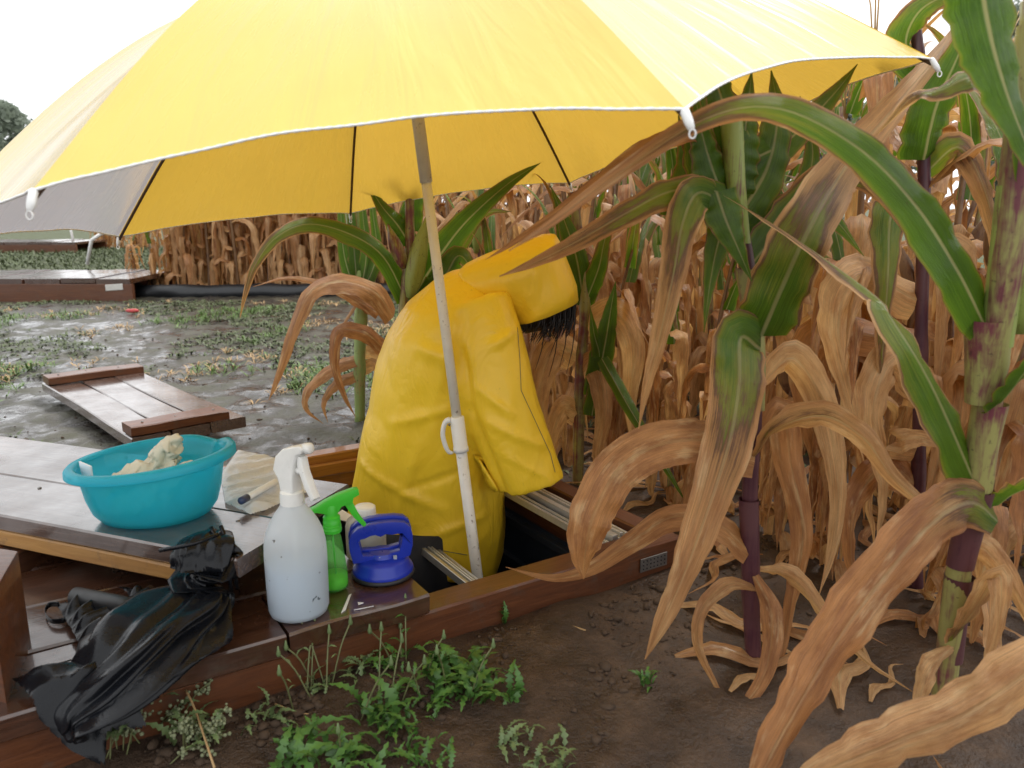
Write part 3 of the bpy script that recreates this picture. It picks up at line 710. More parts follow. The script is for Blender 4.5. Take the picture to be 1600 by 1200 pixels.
# folds pressed into the cloth
vn = [v.normal.copy() for v in me.vertices]
def seg(p, a, b):
    ab = b - a; t = max(0, min(1, (p - a).dot(ab) / ab.length_squared)); return (p - (a + ab * t)).length, t
creases = [((716, 500), (734, 640), .016, -.012), ((734, 640), (790, 770), .016, -.014), ((700, 560), (660, 545), .018, .008), ((742, 690), (775, 850), .014, -.006),
           ((800, 640), (745, 600), .010, .006), ((845, 690), (760, 650), .010, .006), ((700, 640), (610, 665), .012, .005), ((690, 800), (560, 740), .012, .006), ((760, 815), (640, 850), .012, .006),
           ((735, 560), (700, 470), .014, .007), ((655, 690), (625, 800), .014, .005), ((720, 740), (625, 770), .010, -.005), ((770, 540), (800, 520), .012, .007), ((705, 520), (690, 600), .012, .007), ((790, 700), (850, 735), .008, .004)]
cr3 = [(A(*a, PD - .17), A(*b, PD - .17), w_ * .85, h_ * 1.1) for a, b, w_, h_ in creases]
for v, nn in zip(me.vertices, vn):
    p = v.co; d = 0
    if p.y < PD + .02:
        for a, b, w_, h_ in cr3:
            q = Vector((p.x, a.y, p.z)); dist, t = seg(q, a, b)
            if dist < 3 * w_: d += h_ * math.exp(-(dist / w_) ** 2) * sin(pi * (.1 + .8 * t)) ** .6
    x = mnoise.noise(Vector((p.x * 9 + p.z * 3, p.y * 7, p.z * 5 - p.x * 2)))
    y = mnoise.noise(Vector((p.x * 16 - p.z * 9, p.y * 12, p.z * 9 + p.x * 7 + 4)))
    d += .007 * (abs(x) ** .8) + .002 * (1 - abs(y)) ** 3 - .003
    v.co = p + nn * d
me.polygons.foreach_set('use_smooth', [True] * len(me.polygons))
coat = put('raincoat', me, 'coat', pers)
# hem bands, pocket flap, cuff stitching
def surf(px, py, off=.004):
    o_ = Vector((0, 0, CAMH)) - coat.location - Vector(pers.location); d_ = _ray(px, py).normalized()
    hit, loc, nrm, _ = coat.ray_cast(o_, d_) if False else (False, None, None, None)
    return None
hood_r = [span(714, 425, 708, 440, PD, .035, 2.0), span(728, 412, 724, 456, PD, .085, 2.2), span(762, 396, 746, 470, PD, .108, 2.3), span(806, 380, 772, 484, PD, .118, 2.4), span(848, 366, 792, 494, PD, .120, 2.5), span(868, 366, 798, 499, PD, .120, 2.6), span(884, 400, 802, 501, PD, .119, 2.6), span(903, 466, 806, 502, PD, .116, 2.6)]
hm = MB(); hm.loft(hood_r, cap=False)
hin = [[p + (sum(r, Vector()) / len(r) - p).normalized() * .006 for p in r] for r in hood_r]
n0 = len(hm.v); hm.loft(list(reversed(hin)), cap=False); nr = len(hood_r[0]); base = 7 * nr
for k in range(nr): hm.f.append((base + k, base + (k + 1) % nr, n0 + (k + 1) % nr, n0 + k))
hme = hm.mesh('hood'); bm = bmesh.new(); bm.from_mesh(hme); bmesh.ops.subdivide_edges(bm, edges=bm.edges, cuts=2, use_grid_fill=True, smooth=.25)
for v in bm.verts:
    p = v.co; v.co = p + Vector((0, -1 if p.y < PD else 1, .5)) * (.006 * mnoise.noise(p * 13) + .003 * mnoise.noise(p * 31))
bm.to_mesh(hme); bm.free(); hme.polygons.foreach_set('use_smooth', [True] * len(hme.polygons))
hood = put('hood', hme, 'coat', pers)
seam = [p + Vector((0, -.002, 0)) for p in hin[6]]
# hair
hr = MB(); hr.loft([span(790, 420, 782, 480, PD, .05), span(815, 400, 795, 496, PD, .088), span(850, 395, 808, 506, PD, .095), span(884, 436, 820, 520, PD, .09), span(894, 472, 842, 516, PD, .06)])
hmesh = hr.mesh('hair')
hair = put('hair', hmesh, 'hair', pers)
rs = random.Random(3); hs_ = MB()
for i in range(260):
    x0 = rs.uniform(815, 900); y0 = 470 + (900 - x0) * .25; dd = PD - .09 + rs.random() * .15
    ln = rs.uniform(4, 36) * (1.0 if x0 > 850 else .35) * (2.6 if rs.random() < .05 else 1); k = rs.uniform(-10, 4)
    a = A(x0, y0, dd); b = A(x0 + k * .3, y0 + 18 + ln * .5, dd); c = A(x0 + k - 6, y0 + 22 + ln, dd + rs.uniform(-.01, .01))
    hs_.tube(catmull([a, b, c], 5), [.0022, .002, .0018, .0014, .001, .0004], 4, False)
sub('hair_strand', hs_.mesh('strands'), 'hair', hair)
tr = MB()
for sy in (-.085, .085):
    tr.loft([ell(hip + Vector((x, sy, z)), Vector((r, 0, 0)), Vector((0, r * .95, 0)), 18) for x, z, r in ((0, .06, .11), (.01, -.1, .10), (.04, -.42, .078), (.0, -.76, .066))])
put('trousers', tr.mesh('trousers'), 'trousers', pers)
bo = MB()
for sy in (-.085, .085):
    bo.loft([ell(hip + Vector((x, sy, z)), Vector((r, 0, 0)), Vector((0, r2, 0)), 18, 2.5) for x, z, r, r2 in ((.0, -.60, .07, .065), (.0, -.74, .066, .06), (.05, -.79, .12, .055), (.06, -.838, .135, .055))])
put('boots', bo.mesh('boots'), 'boots', pers)
# pocket flap and stitched seams on the side toward us
from mathutils.bvhtree import BVHTree
bvh = BVHTree.FromPolygons([v.co for v in me.vertices], [p.vertices for p in me.polygons])
def on_coat(px, py, off=.003):
    o_ = Vector((0, 0, CAMH)); d_ = _ray(px, py).normalized(); h = bvh.ray_cast(o_, d_)
    return h[0] + h[1] * off if h[0] is not None else None
def patch(poly, off=.004, nu=6, nv=6):
    v = []; f = []
    for i in range(nv + 1):
        for j in range(nu + 1):
            a = i / nv; b = j / nu
            x = (poly[0][0] * (1 - b) + poly[1][0] * b) * (1 - a) + (poly[3][0] * (1 - b) + poly[2][0] * b) * a
            y = (poly[0][1] * (1 - b) + poly[1][1] * b) * (1 - a) + (poly[3][1] * (1 - b) + poly[2][1] * b) * a
            p = on_coat(x, y, off)
            v.append(p if p is not None else A(x, y, PD - .15))
    for i in range(nv):
        for j in range(nu): q = i * (nu + 1) + j; f.append((q, q + 1, q + nu + 2, q + nu + 1))
    return v, f
def slab(v, f, nu, nv, th=.004):
    """give a sheet thickness towards the cloth"""
    m = mesh('flap', v, f); bm = bmesh.new(); bm.from_mesh(m); bmesh.ops.recalc_face_normals(bm, faces=bm.faces); bmesh.ops.solidify(bm, geom=bm.faces, thickness=th); bm.to_mesh(m); bm.free(); return m
v, f = patch([(737, 706), (754, 716), (782, 764), (762, 762)], .006); fl = slab(v, f, 6, 6); fl.materials.append(M['coat']); 
ob = bpy.data.objects.new('pocket_flap', fl); COL.objects.link(ob); ob.parent = coat
sm_ = MB()
for line in ([(808, 512), (812, 560), (814, 610), (838, 662), (860, 710), (868, 742)], [(556, 812), (620, 838), (690, 860), (735, 868)]):
    pts = []
    for (a, b) in zip(line, line[1:]):
        for i in range(8): 
            q = on_coat(a[0] + (b[0] - a[0]) * i / 8, a[1] + (b[1] - a[1]) * i / 8, .0008)
            if q is not None: pts.append(q)
    sm_ = MB().tube(pts, .0009, 4); sub('seam_thread', sm_.mesh('stitch'), 'canopy_print', coat)

# ------------------------------------------------------------------ things on the boards
# milky trigger bottle
def profpx(rows, cx, base_z, d): return [(w_ * d * PX, A(cx, y, d).z - base_z) for w_, y in rows]
bd = 1.113; bz = DZ + .0025; bc = G(457, 976, bz); bc.y += .040; BY = bc.y
def bprof(s=1.0, dz=0): return [(0.0, .0 + dz), (.036 * s, .0 + dz), (.0435 * s, .004 + dz), (.0462 * s, .012), (.047 * s, .05), (.0472 * s, .100), (.0462 * s, .118), (.043 * s, .134), (.0365 * s, .150), (.028 * s, .164), (.0205 * s, .175), (.0165 * s, .182), (.0155 * s, .196)]
wb = thing('spray_bottle', 'large milky white trigger spray bottle half full, on the deck corner', 'spray bottle', bc)
put('body', MB().lathe(bprof(), bc, 48).mesh('bottle'), 'hdpe', wb)
pr = [(r, z) for r, z in bprof(.955, .002) if z < .085] + [(.047 * .955, .088), (0, .0882)]
put('liquid', MB().lathe(pr, bc, 40).mesh('liq'), 'water', wb)
ct = bc.z + .180
cm = MB(); n_ = 44
cm.loft([[Vector((bc.x + r * (1 + (.03 if (k % 2 and 0 < i < 4) else 0)) * cos(2 * pi * k / n_), bc.y + r * (1 + (.03 if (k % 2 and 0 < i < 4) else 0)) * sin(2 * pi * k / n_), ct + z)) for k in range(n_)] for i, (r, z) in enumerate(((.0150, -.001), (.0178, .0), (.0180, .004), (.0172, .019), (.0125, .0215)))])
put('cap', auto(cm.mesh('cap'), 50), 'cap', wb)
hx = Vector((.86, -.5, 0)).normalized(); hy = Vector((.5, .86, 0))
def HP(a, b, off=0): return Vector((bc.x, bc.y, ct)) + hx * a + Vector((0, 0, b)) + hy * off
hd = MB(); hd.prism([HP(*q) for q in ((-.013, .020), (-.017, .040), (-.026, .052), (-.019, .074), (-.003, .088), (.020, .095), (.034, .098), (.037, .092), (.034, .085), (.024, .081), (.016, .062), (.0125, .040), (.0125, .020))], hy * .023)
hob = put('trigger_head', auto(hd.mesh('head', True, .003, 3), 40), 'cap', wb)
sub('nozzle', MB().tube([HP(.033, .0915), HP(.043, .0935), HP(.045, .0937)], [.0085, .0085, .006], 12).mesh('noz'), 'cap', hob)
tg = MB(); tg.prism([HP(*q) for q in ((.022, .080), (.030, .079), (.034, .058), (.043, .036), (.052, .018), (.046, .013), (.034, .030), (.025, .052), (.0205, .066))], hy * .014)
sub('trigger', auto(tg.mesh('trig', True, .002, 2), 40), 'cap', hob)
sub('piston', MB().tube([HP(.014, .055), HP(.027, .056)], .006, 10).mesh('pist'), 'cap', hob)
put('dip_tube', MB().tube([bc + Vector((0, 0, .01)), bc + Vector((0, 0, .19))], .003, 8).mesh('dip'), 'milky', wb)

# green trigger bottle
gz = DZ + .0025; gc = G(521, 925, gz); gc.y += .014
gb = thing('spray_bottle', 'small clear green trigger sprayer beside the blue suction lifter', 'spray bottle', gc)
put('body', MB().lathe([(0, .0), (.017, .0), (.0215, .004), (.0225, .012), (.0215, .03), (.018, .06), (.0145, .088), (.0125, .096), (.0115, .104)], gc, 14).mesh('gb'), 'green_clear', gb)
put('liquid', MB().lathe([(0, .003), (.016, .003), (.0205, .007), (.0212, .014), (.0208, .026), (0, .0262)], gc, 20).mesh('gl'), 'green_liquid', gb)
gt = gc.z + .100
cm = MB(); cm.lathe([(.0125, 0), (.0150, .001), (.0155, .006), (.0148, .007), (.0150, .012), (.0142, .013), (.0145, .019), (.0138, .020), (.0138, .027), (.0105, .030), (.0100, .044), (.0085, .047), (0, .047)], (gc.x, gc.y, gt), 26)
put('cap', auto(cm.mesh('gcap'), 40), 'green', gb)
gx_ = Vector((.93, .36, 0)).normalized(); gy_ = Vector((-.36, .93, 0))
def GP(a, b): return Vector((gc.x, gc.y, gt)) + gx_ * a + Vector((0, 0, b))
hd = MB(); hd.prism([GP(*q) for q in ((-.010, .034), (-.024, .0385), (-.0405, .039), (-.041, .041), (-.025, .047), (-.008, .056), (.012, .064), (.036, .070), (.0445, .070), (.0455, .060), (.036, .056), (.034, .047), (.016, .044), (.010, .034))], gy_ * .015)
hob = put('trigger_head', auto(hd.mesh('ghead', True, .0025, 2), 40), 'green', gb)
tg = MB(); tg.prism([GP(*q) for q in ((.020, .049), (.034, .050), (.043, .028), (.056, .006), (.051, .002), (.036, .020), (.024, .040))], gy_ * .010)
sub('trigger', auto(tg.mesh('gtrig', True, .0015, 2), 40), 'green', hob)
put('dip_tube', MB().tube([gc + Vector((.003, 0, .008)), gc + Vector((0, 0, .10))], .0018, 6).mesh('gd'), 'green', gb)

# frosted small bottle behind the lifter
fz = DZ + .0025; fc = G(566, 885, fz); fc.y += .045
fb = thing('storage_bottle', 'cloudy whitish plastic bottle standing behind the blue suction lifter', 'bottle', fc)
put('body', MB().lathe([(0, 0), (.032, 0), (.036, .005), (.036, .060), (.033, .070), (.020, .077), (.018, .080)], fc, 30).mesh('fb'), 'milky', fb)
put('cap', MB().lathe([(.0195, .078), (.0195, .094), (.017, .096), (0, .096)], fc, 24).mesh('fc'), 'cap', fb)

# blue suction lifter
sz = DZ + .0025; sc_ = G(597, 900, sz); sc_.y += .012
sb = thing('suction_lifter', 'blue double handled suction cup glass lifter on the deck board end', 'suction lifter', sc_)
put('rubber_pad', MB().lathe([(0, 0), (.053, 0), (.0545, .003), (.052, .007), (.030, .010)], sc_, 44).mesh('pad'), 'rubber', sb)
put('dome', auto(MB().lathe([(.0515, .006), (.0525, .010), (.0505, .015), (.047, .018), (.0450, .026), (.040, .031), (.026, .035), (.022, .042), (0, .043)], sc_, 44).mesh('dome'), 40), 'blue', sb)
sx_ = Vector((.975, .22, 0)).normalized(); sy_ = Vector((-.22, .975, 0))
def SP(a, b, off=0): return Vector((sc_.x, sc_.y, sc_.z)) + sx_ * a + Vector((0, 0, b)) + sy_ * off
out_ = [(-.050, .030), (-.055, .052), (-.056, .068), (-.051, .083), (-.040, .092), (-.022, .097), (0, .099), (.022, .099), (.038, .096), (.047, .088), (.051, .074), (.051, .055), (.046, .036), (.030, .031), (.005, .030), (-.025, .030)]
inn_ = [(-.034, .042), (-.037, .056), (-.040, .068), (-.036, .0725), (-.029, .0735), (-.021, .077), (-.012, .0785), (-.003, .0745), (.007, .0785), (.017, .0765), (.027, .0775), (.034, .077), (.033, .062), (.029, .046), (.010, .042), (-.015, .041)]
def frame_prism(outer, inner, th, off):
    mb = MB(); n = len(outer); v = []
    for sg in (-1, 1):
        v += [SP(a, b, off + sg * th / 2) for a, b in outer] + [SP(a, b, off + sg * th / 2) for a, b in inner]
    f = []
    for k in range(n):
        j = (k + 1) % n; f += [(k, j, n + j, n + k), (2 * n + j, 2 * n + k, 3 * n + k, 3 * n + j), (k, 2 * n + k, 2 * n + j, j), (n + j, 3 * n + j, 3 * n + k, n + k)]
    return auto(mb.add(v, f).mesh('handle', True, .0022, 2), 40)
put('handle', frame_prism(out_, inn_, .016, -.010), 'blue', sb)
put('handle', frame_prism([(a, b + (.004 if b > .06 else .002)) for a, b in out_], [(a, b + .003) for a, b in inn_], .012, .0085), 'blue', sb)
lv = MB()
for a in (-.004, .020): lv.prism([SP(a + q, b, -.021) for q, b in ((-.003, .028), (.003, .028), (.003, .040), (-.003, .040))], sy_ * .004)
put('lever_lug', lv.mesh('lug', False, .0008), 'clear_lever', sb)

# teal basin with gloves
lz = .2035; tc0 = G(250, 800, lz); tc0 = Vector((tc0.x, tc0.y - .010, lz))
tb = thing('plastic_basin', 'translucent teal wash basin with a pouring lip on the wooden lid', 'basin', tc0)
ex, ey = .134, .116
def bas(prof, n=72, th=0.0):
    rings = []
    for r, z in prof:
        rg = []
        for k in range(n):
            a = 2 * pi * k / n; rr_ = r; zz = z
            da = abs((a - radians(58) + pi) % (2 * pi) - pi)
            if z > .055: 
                lip = math.exp(-(da / .22) ** 2) * min(1, (z - .055) / .04); rr_ *= 1 + .07 * lip; zz -= .012 * lip * (z > .08)
            tx = rr_ * ex * cos(a); ty = rr_ * ey * sin(a)
            rg.append(tc0 + Vector((tx, ty, zz + .10 * tx * (z / .1) * .9)))
        rings.append(rg)
    return rings
bprf = [(.01, .002), (.60, .002), (.68, .006), (.76, .020), (.82, .045), (.87, .083), (.895, .106), (.93, .109), (1.0, .1085), (1.03, .104), (1.035, .094), (1.02, .093), (1.01, .102), (.93, .105), (.885, .102), (.855, .073), (.805, .046), (.745, .023), (.67, .009), (.59, .0055), (.01, .0055)]
put('bowl', auto(MB().loft(bas(bprf), cap=False).mesh('basin'), 60), 'teal', tb)
q0 = tc0 + Vector((-.100, .0, .098)); tgm = MB().prism([q0 + Vector(q) for q in ((-.012, -.02, .004), (.014, -.034, .0), (.013, -.032, -.026), (-.011, -.018, -.022))], (.002, .002, 0))
put('paper_tag', tgm.mesh('tag', False), 'tag_white', tb)
def crumple(name, pts_c, rad, seed, amp, m, label, cat, flat=.6, freq=38, group=None, n=46):
    """a crumpled soft lump along a path"""
    rs = random.Random(seed); pth = catmull(pts_c, n); rings = []
    for i, p in enumerate(pth):
        t = i / n; r = rad[0] * (1 - t) + rad[1] * t; r *= math.sqrt(max(.02, 1 - (2 * t - 1) ** 6))
        rg = []
        for k in range(40):
            a = 2 * pi * k / 40; q = p + Vector((r * cos(a), r * .9 * sin(a) * .8, r * flat * sin(a + .6)))
            e = abs(mnoise.noise(q * freq + Vector((seed, 0, 0)))); e2 = abs(mnoise.noise(q * freq * 2.3 + Vector((0, seed, 0))))
            q += (q - p) * (-amp * e * 2.2 + amp * .6 - amp * e2)
            rg.append(q)
        rings.append(rg)
    o = put(name, MB().loft(rings).mesh(name), m); tag(o, label, cat, group); return o
zb = lz + .012
crumple('rubber_glove', [tc0 + Vector((-.065, -.02, .060)), tc0 + Vector((-.045, -.01, .066)), tc0 + Vector((0, .0, .074)), tc0 + Vector((.04, -.02, .078)), tc0 + Vector((.06, -.02, .074))], (.026, .028), 5, .55, 'glove', 'crumpled cream latex glove lying flat inside the teal basin', 'glove', .85)
crumple('rubber_glove', [tc0 + Vector((.0, .012, .050)), tc0 + Vector((.008, .016, .085)), tc0 + Vector((.020, .014, .116)), tc0 + Vector((.030, .008, .132))], (.034, .020), 9, .5, 'glove', 'cream latex glove standing up highest inside the teal basin', 'glove', .5)
crumple('rubber_glove', [tc0 + Vector((-.04, -.03, .045)), tc0 + Vector((0, -.04, .045)), tc0 + Vector((.04, -.03, .045))], (.03, .03), 14, .5, 'glove', 'wet cream glove at the bottom of the teal basin, seen through its side', 'glove', .7)

# draped sheets
def drape(name, outline, support, m, bulge, fold, step=.005, blur=6, folddir=(1, 0), freq=28, edge=.03, seed=0, parent=None, lift=.002, warp=.035):
    P_ = np.array([(p[0], p[1]) for p in outline]); lo = P_.min(0) - 2 * step; hi = P_.max(0) + 2 * step
    xs = np.arange(lo[0], hi[0], step); ys = np.arange(lo[1], hi[1], step); X, Y = np.meshgrid(xs, ys)
    inside = np.zeros(X.shape, bool); best = np.full(X.shape, 9.0); bx = X.copy(); by = Y.copy(); n = len(P_)
    for i in range(n):
        x1, y1 = P_[i]; x2, y2 = P_[(i + 1) % n]
        cond = ((y1 > Y) != (y2 > Y)) & (X < (x2 - x1) * (Y - y1) / (y2 - y1 + 1e-12) + x1); inside ^= cond
        t = np.clip(((X - x1) * (x2 - x1) + (Y - y1) * (y2 - y1)) / ((x2 - x1) ** 2 + (y2 - y1) ** 2 + 1e-12), 0, 1)
        qx, qy = x1 + t * (x2 - x1), y1 + t * (y2 - y1); d = np.hypot(X - qx, Y - qy); s_ = d < best; best = np.where(s_, d, best); bx = np.where(s_, qx, bx); by = np.where(s_, qy, by)
    S = np.vectorize(support)(X, Y).astype(float); S0 = S.copy()
    for _ in range(2):
        Sp = np.pad(S, 1, mode='edge'); S = np.maximum.reduce([S, Sp[1:-1, :-2], Sp[1:-1, 2:], Sp[:-2, 1:-1], Sp[2:, 1:-1]])
    for _ in range(blur):
        Sp = np.pad(S, 1, mode='edge'); S = (Sp[1:-1, :-2] + Sp[1:-1, 2:] + Sp[:-2, 1:-1] + Sp[2:, 1:-1] + 2 * S) / 6
        S = np.maximum(S, S0)
    d = np.where(inside, best, 0); fx_, fy_ = folddir; H = np.zeros(X.shape)
    for j in range(X.shape[0]):
        for i in range(X.shape[1]):
            if d[j, i] <= 0: continue
            x, y = X[j, i], Y[j, i]; wv = Vector((x * 6 + seed, y * 6, seed)); a = (x * -fy_ + y * fx_) + warp * mnoise.noise(wv) + warp * .4 * mnoise.noise(wv * 2.7)
            r1 = 1 - abs(sin(a * freq + seed)); r2 = 1 - abs(mnoise.noise(Vector((x * 22, y * 22, seed + 5)))) * 2; r3 = mnoise.noise(Vector((x * 9, y * 9, seed + 9)))
            H[j, i] = fold * (r1 ** 1.8 + .15 * max(0, r2) ** 2 + .6 * r3)
    Zz = S + lift + bulge * np.minimum(1, d / (edge * 2)) ** .6 + np.maximum(H, -.4 * fold) * np.minimum(1, d / edge) ** .7
    for _ in range(2):
        Sp = np.pad(Zz, 1, mode='edge'); Zz = (Sp[1:-1, :-2] + Sp[1:-1, 2:] + Sp[:-2, 1:-1] + Sp[2:, 1:-1] + 2 * Zz) / 6
    keep = inside | (best < step * 1.01); idx = -np.ones(X.shape, int); v = []; 
    for j in range(X.shape[0]):
        for i in range(X.shape[1]):
            if keep[j, i]:
                idx[j, i] = len(v)
                v.append((X[j, i], Y[j, i], Zz[j, i]) if inside[j, i] else (bx[j, i], by[j, i], S[j, i] + lift))
    f = []
    for j in range(X.shape[0] - 1):
        for i in range(X.shape[1] - 1):
            q = (idx[j, i], idx[j, i + 1], idx[j + 1, i + 1], idx[j + 1, i])
            if min(q) >= 0 and (inside[j, i] or inside[j, i + 1] or inside[j + 1, i + 1] or inside[j + 1, i]): f.append(q)
    return mesh(name, v, f)
def support(x, y):
    d = Vector((x, y, 0)) - LO; s_, t_ = d.dot(LX), d.dot(LY)
    if .002 < t_ < .36 and s_ < .495: return .203
    u, v_ = toUV(x, y)
    if v_ > -.006 and u < 0: return DZ + .002
    return max(.0, .095 + v_ * 1.3)
# black folded umbrella with handle and strap
bu = thing('folded_umbrella', 'wet black collapsed pocket umbrella slumped over the lid and deck edge', 'umbrella', G(200, 1000, DZ))
def support_deck(x, y):
    u, v_ = toUV(x, y)
    return DZ + .002 if v_ > -.006 else max(.0, .095 + v_ * 1.3)
def fold_piece(o_, lift, seed, fd, bulge=.014, fold=.013, fq=55):
    put('cloth_fold', drape('cloth', [G(*q) for q in o_], support_deck, 'nylon', bulge, fold, .0036, 14, fd, fq, .016, seed, lift=lift, warp=.05), 'nylon', bu)
spn = [((338, 832), .222, 28, .30), ((322, 850), .218, 52, .30), ((318, 885), .190, 58, .38), ((318, 925), .150, 60, .40), ((286, 960), .138, 100, .40), ((240, 1000), .132, 118, .40), ((192, 1045), .122, 112, .38), ((150, 1086), .105, 100, .34), ((116, 1118), .085, 84, .32), ((98, 1142), .070, 52, .3)]
cs_ = catmull([G(x, y, z) for (x, y), z, r_, f_ in spn], 60); rr_ = [p.x for p in catmull([Vector((r_, f_, 0)) for _, _, r_, f_ in spn], 60)]; fl_ = [p.y for p in catmull([Vector((r_, f_, 0)) for _, _, r_, f_ in spn], 60)]
rings = []; NP = 112
for i, c in enumerate(cs_):
    t = i / 60; tg = (cs_[min(i + 1, 60)] - cs_[max(i - 1, 0)]).normalized(); sd2 = tg.cross(Vector((0, 0, 1))).normalized(); up2 = sd2.cross(tg); R_ = rr_[i] * c.y * PX; rg = []
    for k in range(NP):
        th = 2 * pi * k / NP; wob = .35 * mnoise.noise(Vector((t * 4, cos(th), sin(th) * 1.3)))
        s1 = (th * 5 / (2 * pi) + .8 * t + wob) % 1; tri = abs(2 * s1 - 1); s2 = (th * 13 / (2 * pi) - 1.3 * t + 1.6 * wob) % 1; tri2 = abs(2 * s2 - 1)
        q = R_ * (.56 + .40 * tri ** 1.6 + .22 * tri2 + .16 * mnoise.noise(Vector((t * 7, cos(th) * 1.6, sin(th) * 1.6 + 5))))
        p = c + sd2 * q * cos(th) + up2 * q * fl_[i] * sin(th); p.z = max(p.z, support(p.x, p.y) + .0025); rg.append(p)
    rings.append(rg)
put('cloth_body', MB().loft(rings).mesh('cloth'), 'nylon', bu)
fold_piece([(230, 1000, .14), (180, 1030, .125), (131, 1022, .115), (112, 985, .115), (88, 946, .115), (140, 940, .12), (206, 938, .125), (196, 912, .13), (180, 899, .135), (222, 893, .15), (262, 905, .15), (280, 935, .15), (262, 970, .15)], .014, 8, (.62, .78), .016, .020, 80)
fold_piece([(200, 1060, .11), (225, 1090, .095), (165, 1120, .08), (160, 1162, .06), (112, 1176, .05), (66, 1162, .055), (44, 1115, .08), (20, 1071, .105), (66, 1060, .108), (112, 1050, .11), (150, 1040, .11)], .013, 12, (.5, .86), .014, .014, 70)
a, b = G(196, 947, .140), G(116, 931, .132); dr = (b - a).normalized()
put('handle', MB().tube([a - dr * .02, a, a.lerp(b, .12), b - dr * .004, b], [.008, .0135, .0142, .0142, .011], 20).mesh('hnd'), 'rubber', bu)
put('button', MB().tube([a - dr * .035 + Vector((0, 0, .004)), a - dr * .02 + Vector((0, 0, .004))], .0075, 10).mesh('btn'), 'black_plastic', bu)
lp = [G(92, 944, .122), G(76, 945, .115), G(70, 958, .11), G(80, 970, .11), G(100, 968, .112), G(103, 956, .118)]
lpp = catmull(lp, 24); sv = []
for p in lpp: sv.append([p + Vector((0, 0, -.004)), p + Vector((.0015, -.001, -.004)), p + Vector((.0015, -.001, .004)), p + Vector((0, 0, .004))])
put('wrist_strap', MB().loft(sv).mesh('strap'), 'nylon', bu)
for (p0, p1, p2) in ((G(330, 824, .235), G(352, 870, .20), G(362, 925, .14)), (G(345, 822, .236), G(362, 866, .20), G(371, 920, .14)), (G(250, 860, .225), G(300, 850, .24), G(340, 835, .24))):
    put('rib_fold', MB().tube(catmull([p0, p1, p2], 10), .0035, 6).mesh('rf'), 'nylon', bu)
# clear film with a marker pen, paper sheet below
ol = [G(352, 790, .2), G(345, 745, .2), G(372, 706, .2), G(402, 712, .2), G(440, 722, .2), G(482, 748, .2), G(488, 770, .2), G(455, 782, .2), G(418, 800, .2), G(392, 808, .2)]
fs_ = drape('film', ol, lambda x, y: .203, 'film', .006, .010, .0035, 2, (.8, .4), 50, .015, 21, warp=.06)
tag(put('plastic_film', fs_, 'film'), 'crumpled clear plastic sheet lying right of the teal basin', 'plastic sheet')
a, b = G(376, 783, .222), G(432, 752, .222); dr = (b - a).normalized()
pn_ = thing('marker_pen', 'white marker pen with a dark blue cap on the plastic sheet', 'pen', a)
put('barrel', MB().tube([a + dr * .018, a + dr * .02, b - dr * .004, b], [.005, .0062, .0062, .003], 14).mesh('barrel'), 'tag_white', pn_)
put('cap', MB().tube([a - dr * .003, a, a + dr * .019], [.003, .0066, .0068], 14).mesh('pcap'), plain('pen_cap_blue', (.03, .05, .12), .35), pn_)
# tools just behind the green sprayer: a paper leaflet and dark tweezers
q = [G(508, 792, .09), G(520, 788, .09), G(560, 812, .09), G(550, 818, .09), G(512, 806, .09)]
lf_ = MB().prism([p + Vector((0, 0, .0)) for p in q], (0, 0, .002))
tag(put('folded_leaflet', lf_.mesh('leaflet', False), 'paper'), 'folded white paper strip lying behind the green sprayer', 'paper')
a, b = G(516, 808, .10), G(537, 792, .115); c = G(512, 803, .10)
tz = MB(); tz.tube([a, b], [.002, .003], 8); tz.tube([c, b], [.002, .003], 8)
tag(put('tweezers', tz.mesh('tw'), 'ink'), 'dark tweezers on the white paper behind the green sprayer', 'tweezers')
# scraps on the deck
for k, (poly, lab) in enumerate((([(545, 930), (549, 928), (540, 953), (533, 958)], 'longest sliver of white paper stuck on the deck beside the bottles'), ([(559, 941), (568, 942), (560, 945)], 'tiny white paper fleck in front of the blue suction lifter'), ([(553, 953), (584, 947), (560, 952)], 'thin white paper streak on the front edge of the deck'), ([(98, 1047), (110, 1044), (110, 1049), (99, 1051)], 'small white paper scrap beside the black folded umbrella'))):
    tag(put('paper_scrap', MB().prism([G(x, y, DZ + .0035) for x, y in poly], (0, 0, .0012)).mesh('scrap', False), 'paper'), lab, 'paper')
tw = MB()
for pts in ([(64, 1042), (90, 1037), (112, 1031)], [(66, 1044), (85, 1049), (100, 1047)]): tw.tube(catmull([G(x, y, DZ + .005) for x, y in pts], 6), .0012, 5)
tag(put('twig', tw.mesh('twig'), 'ink'), 'thin dark forked twig on the wet deck left of the black umbrella', 'twig')
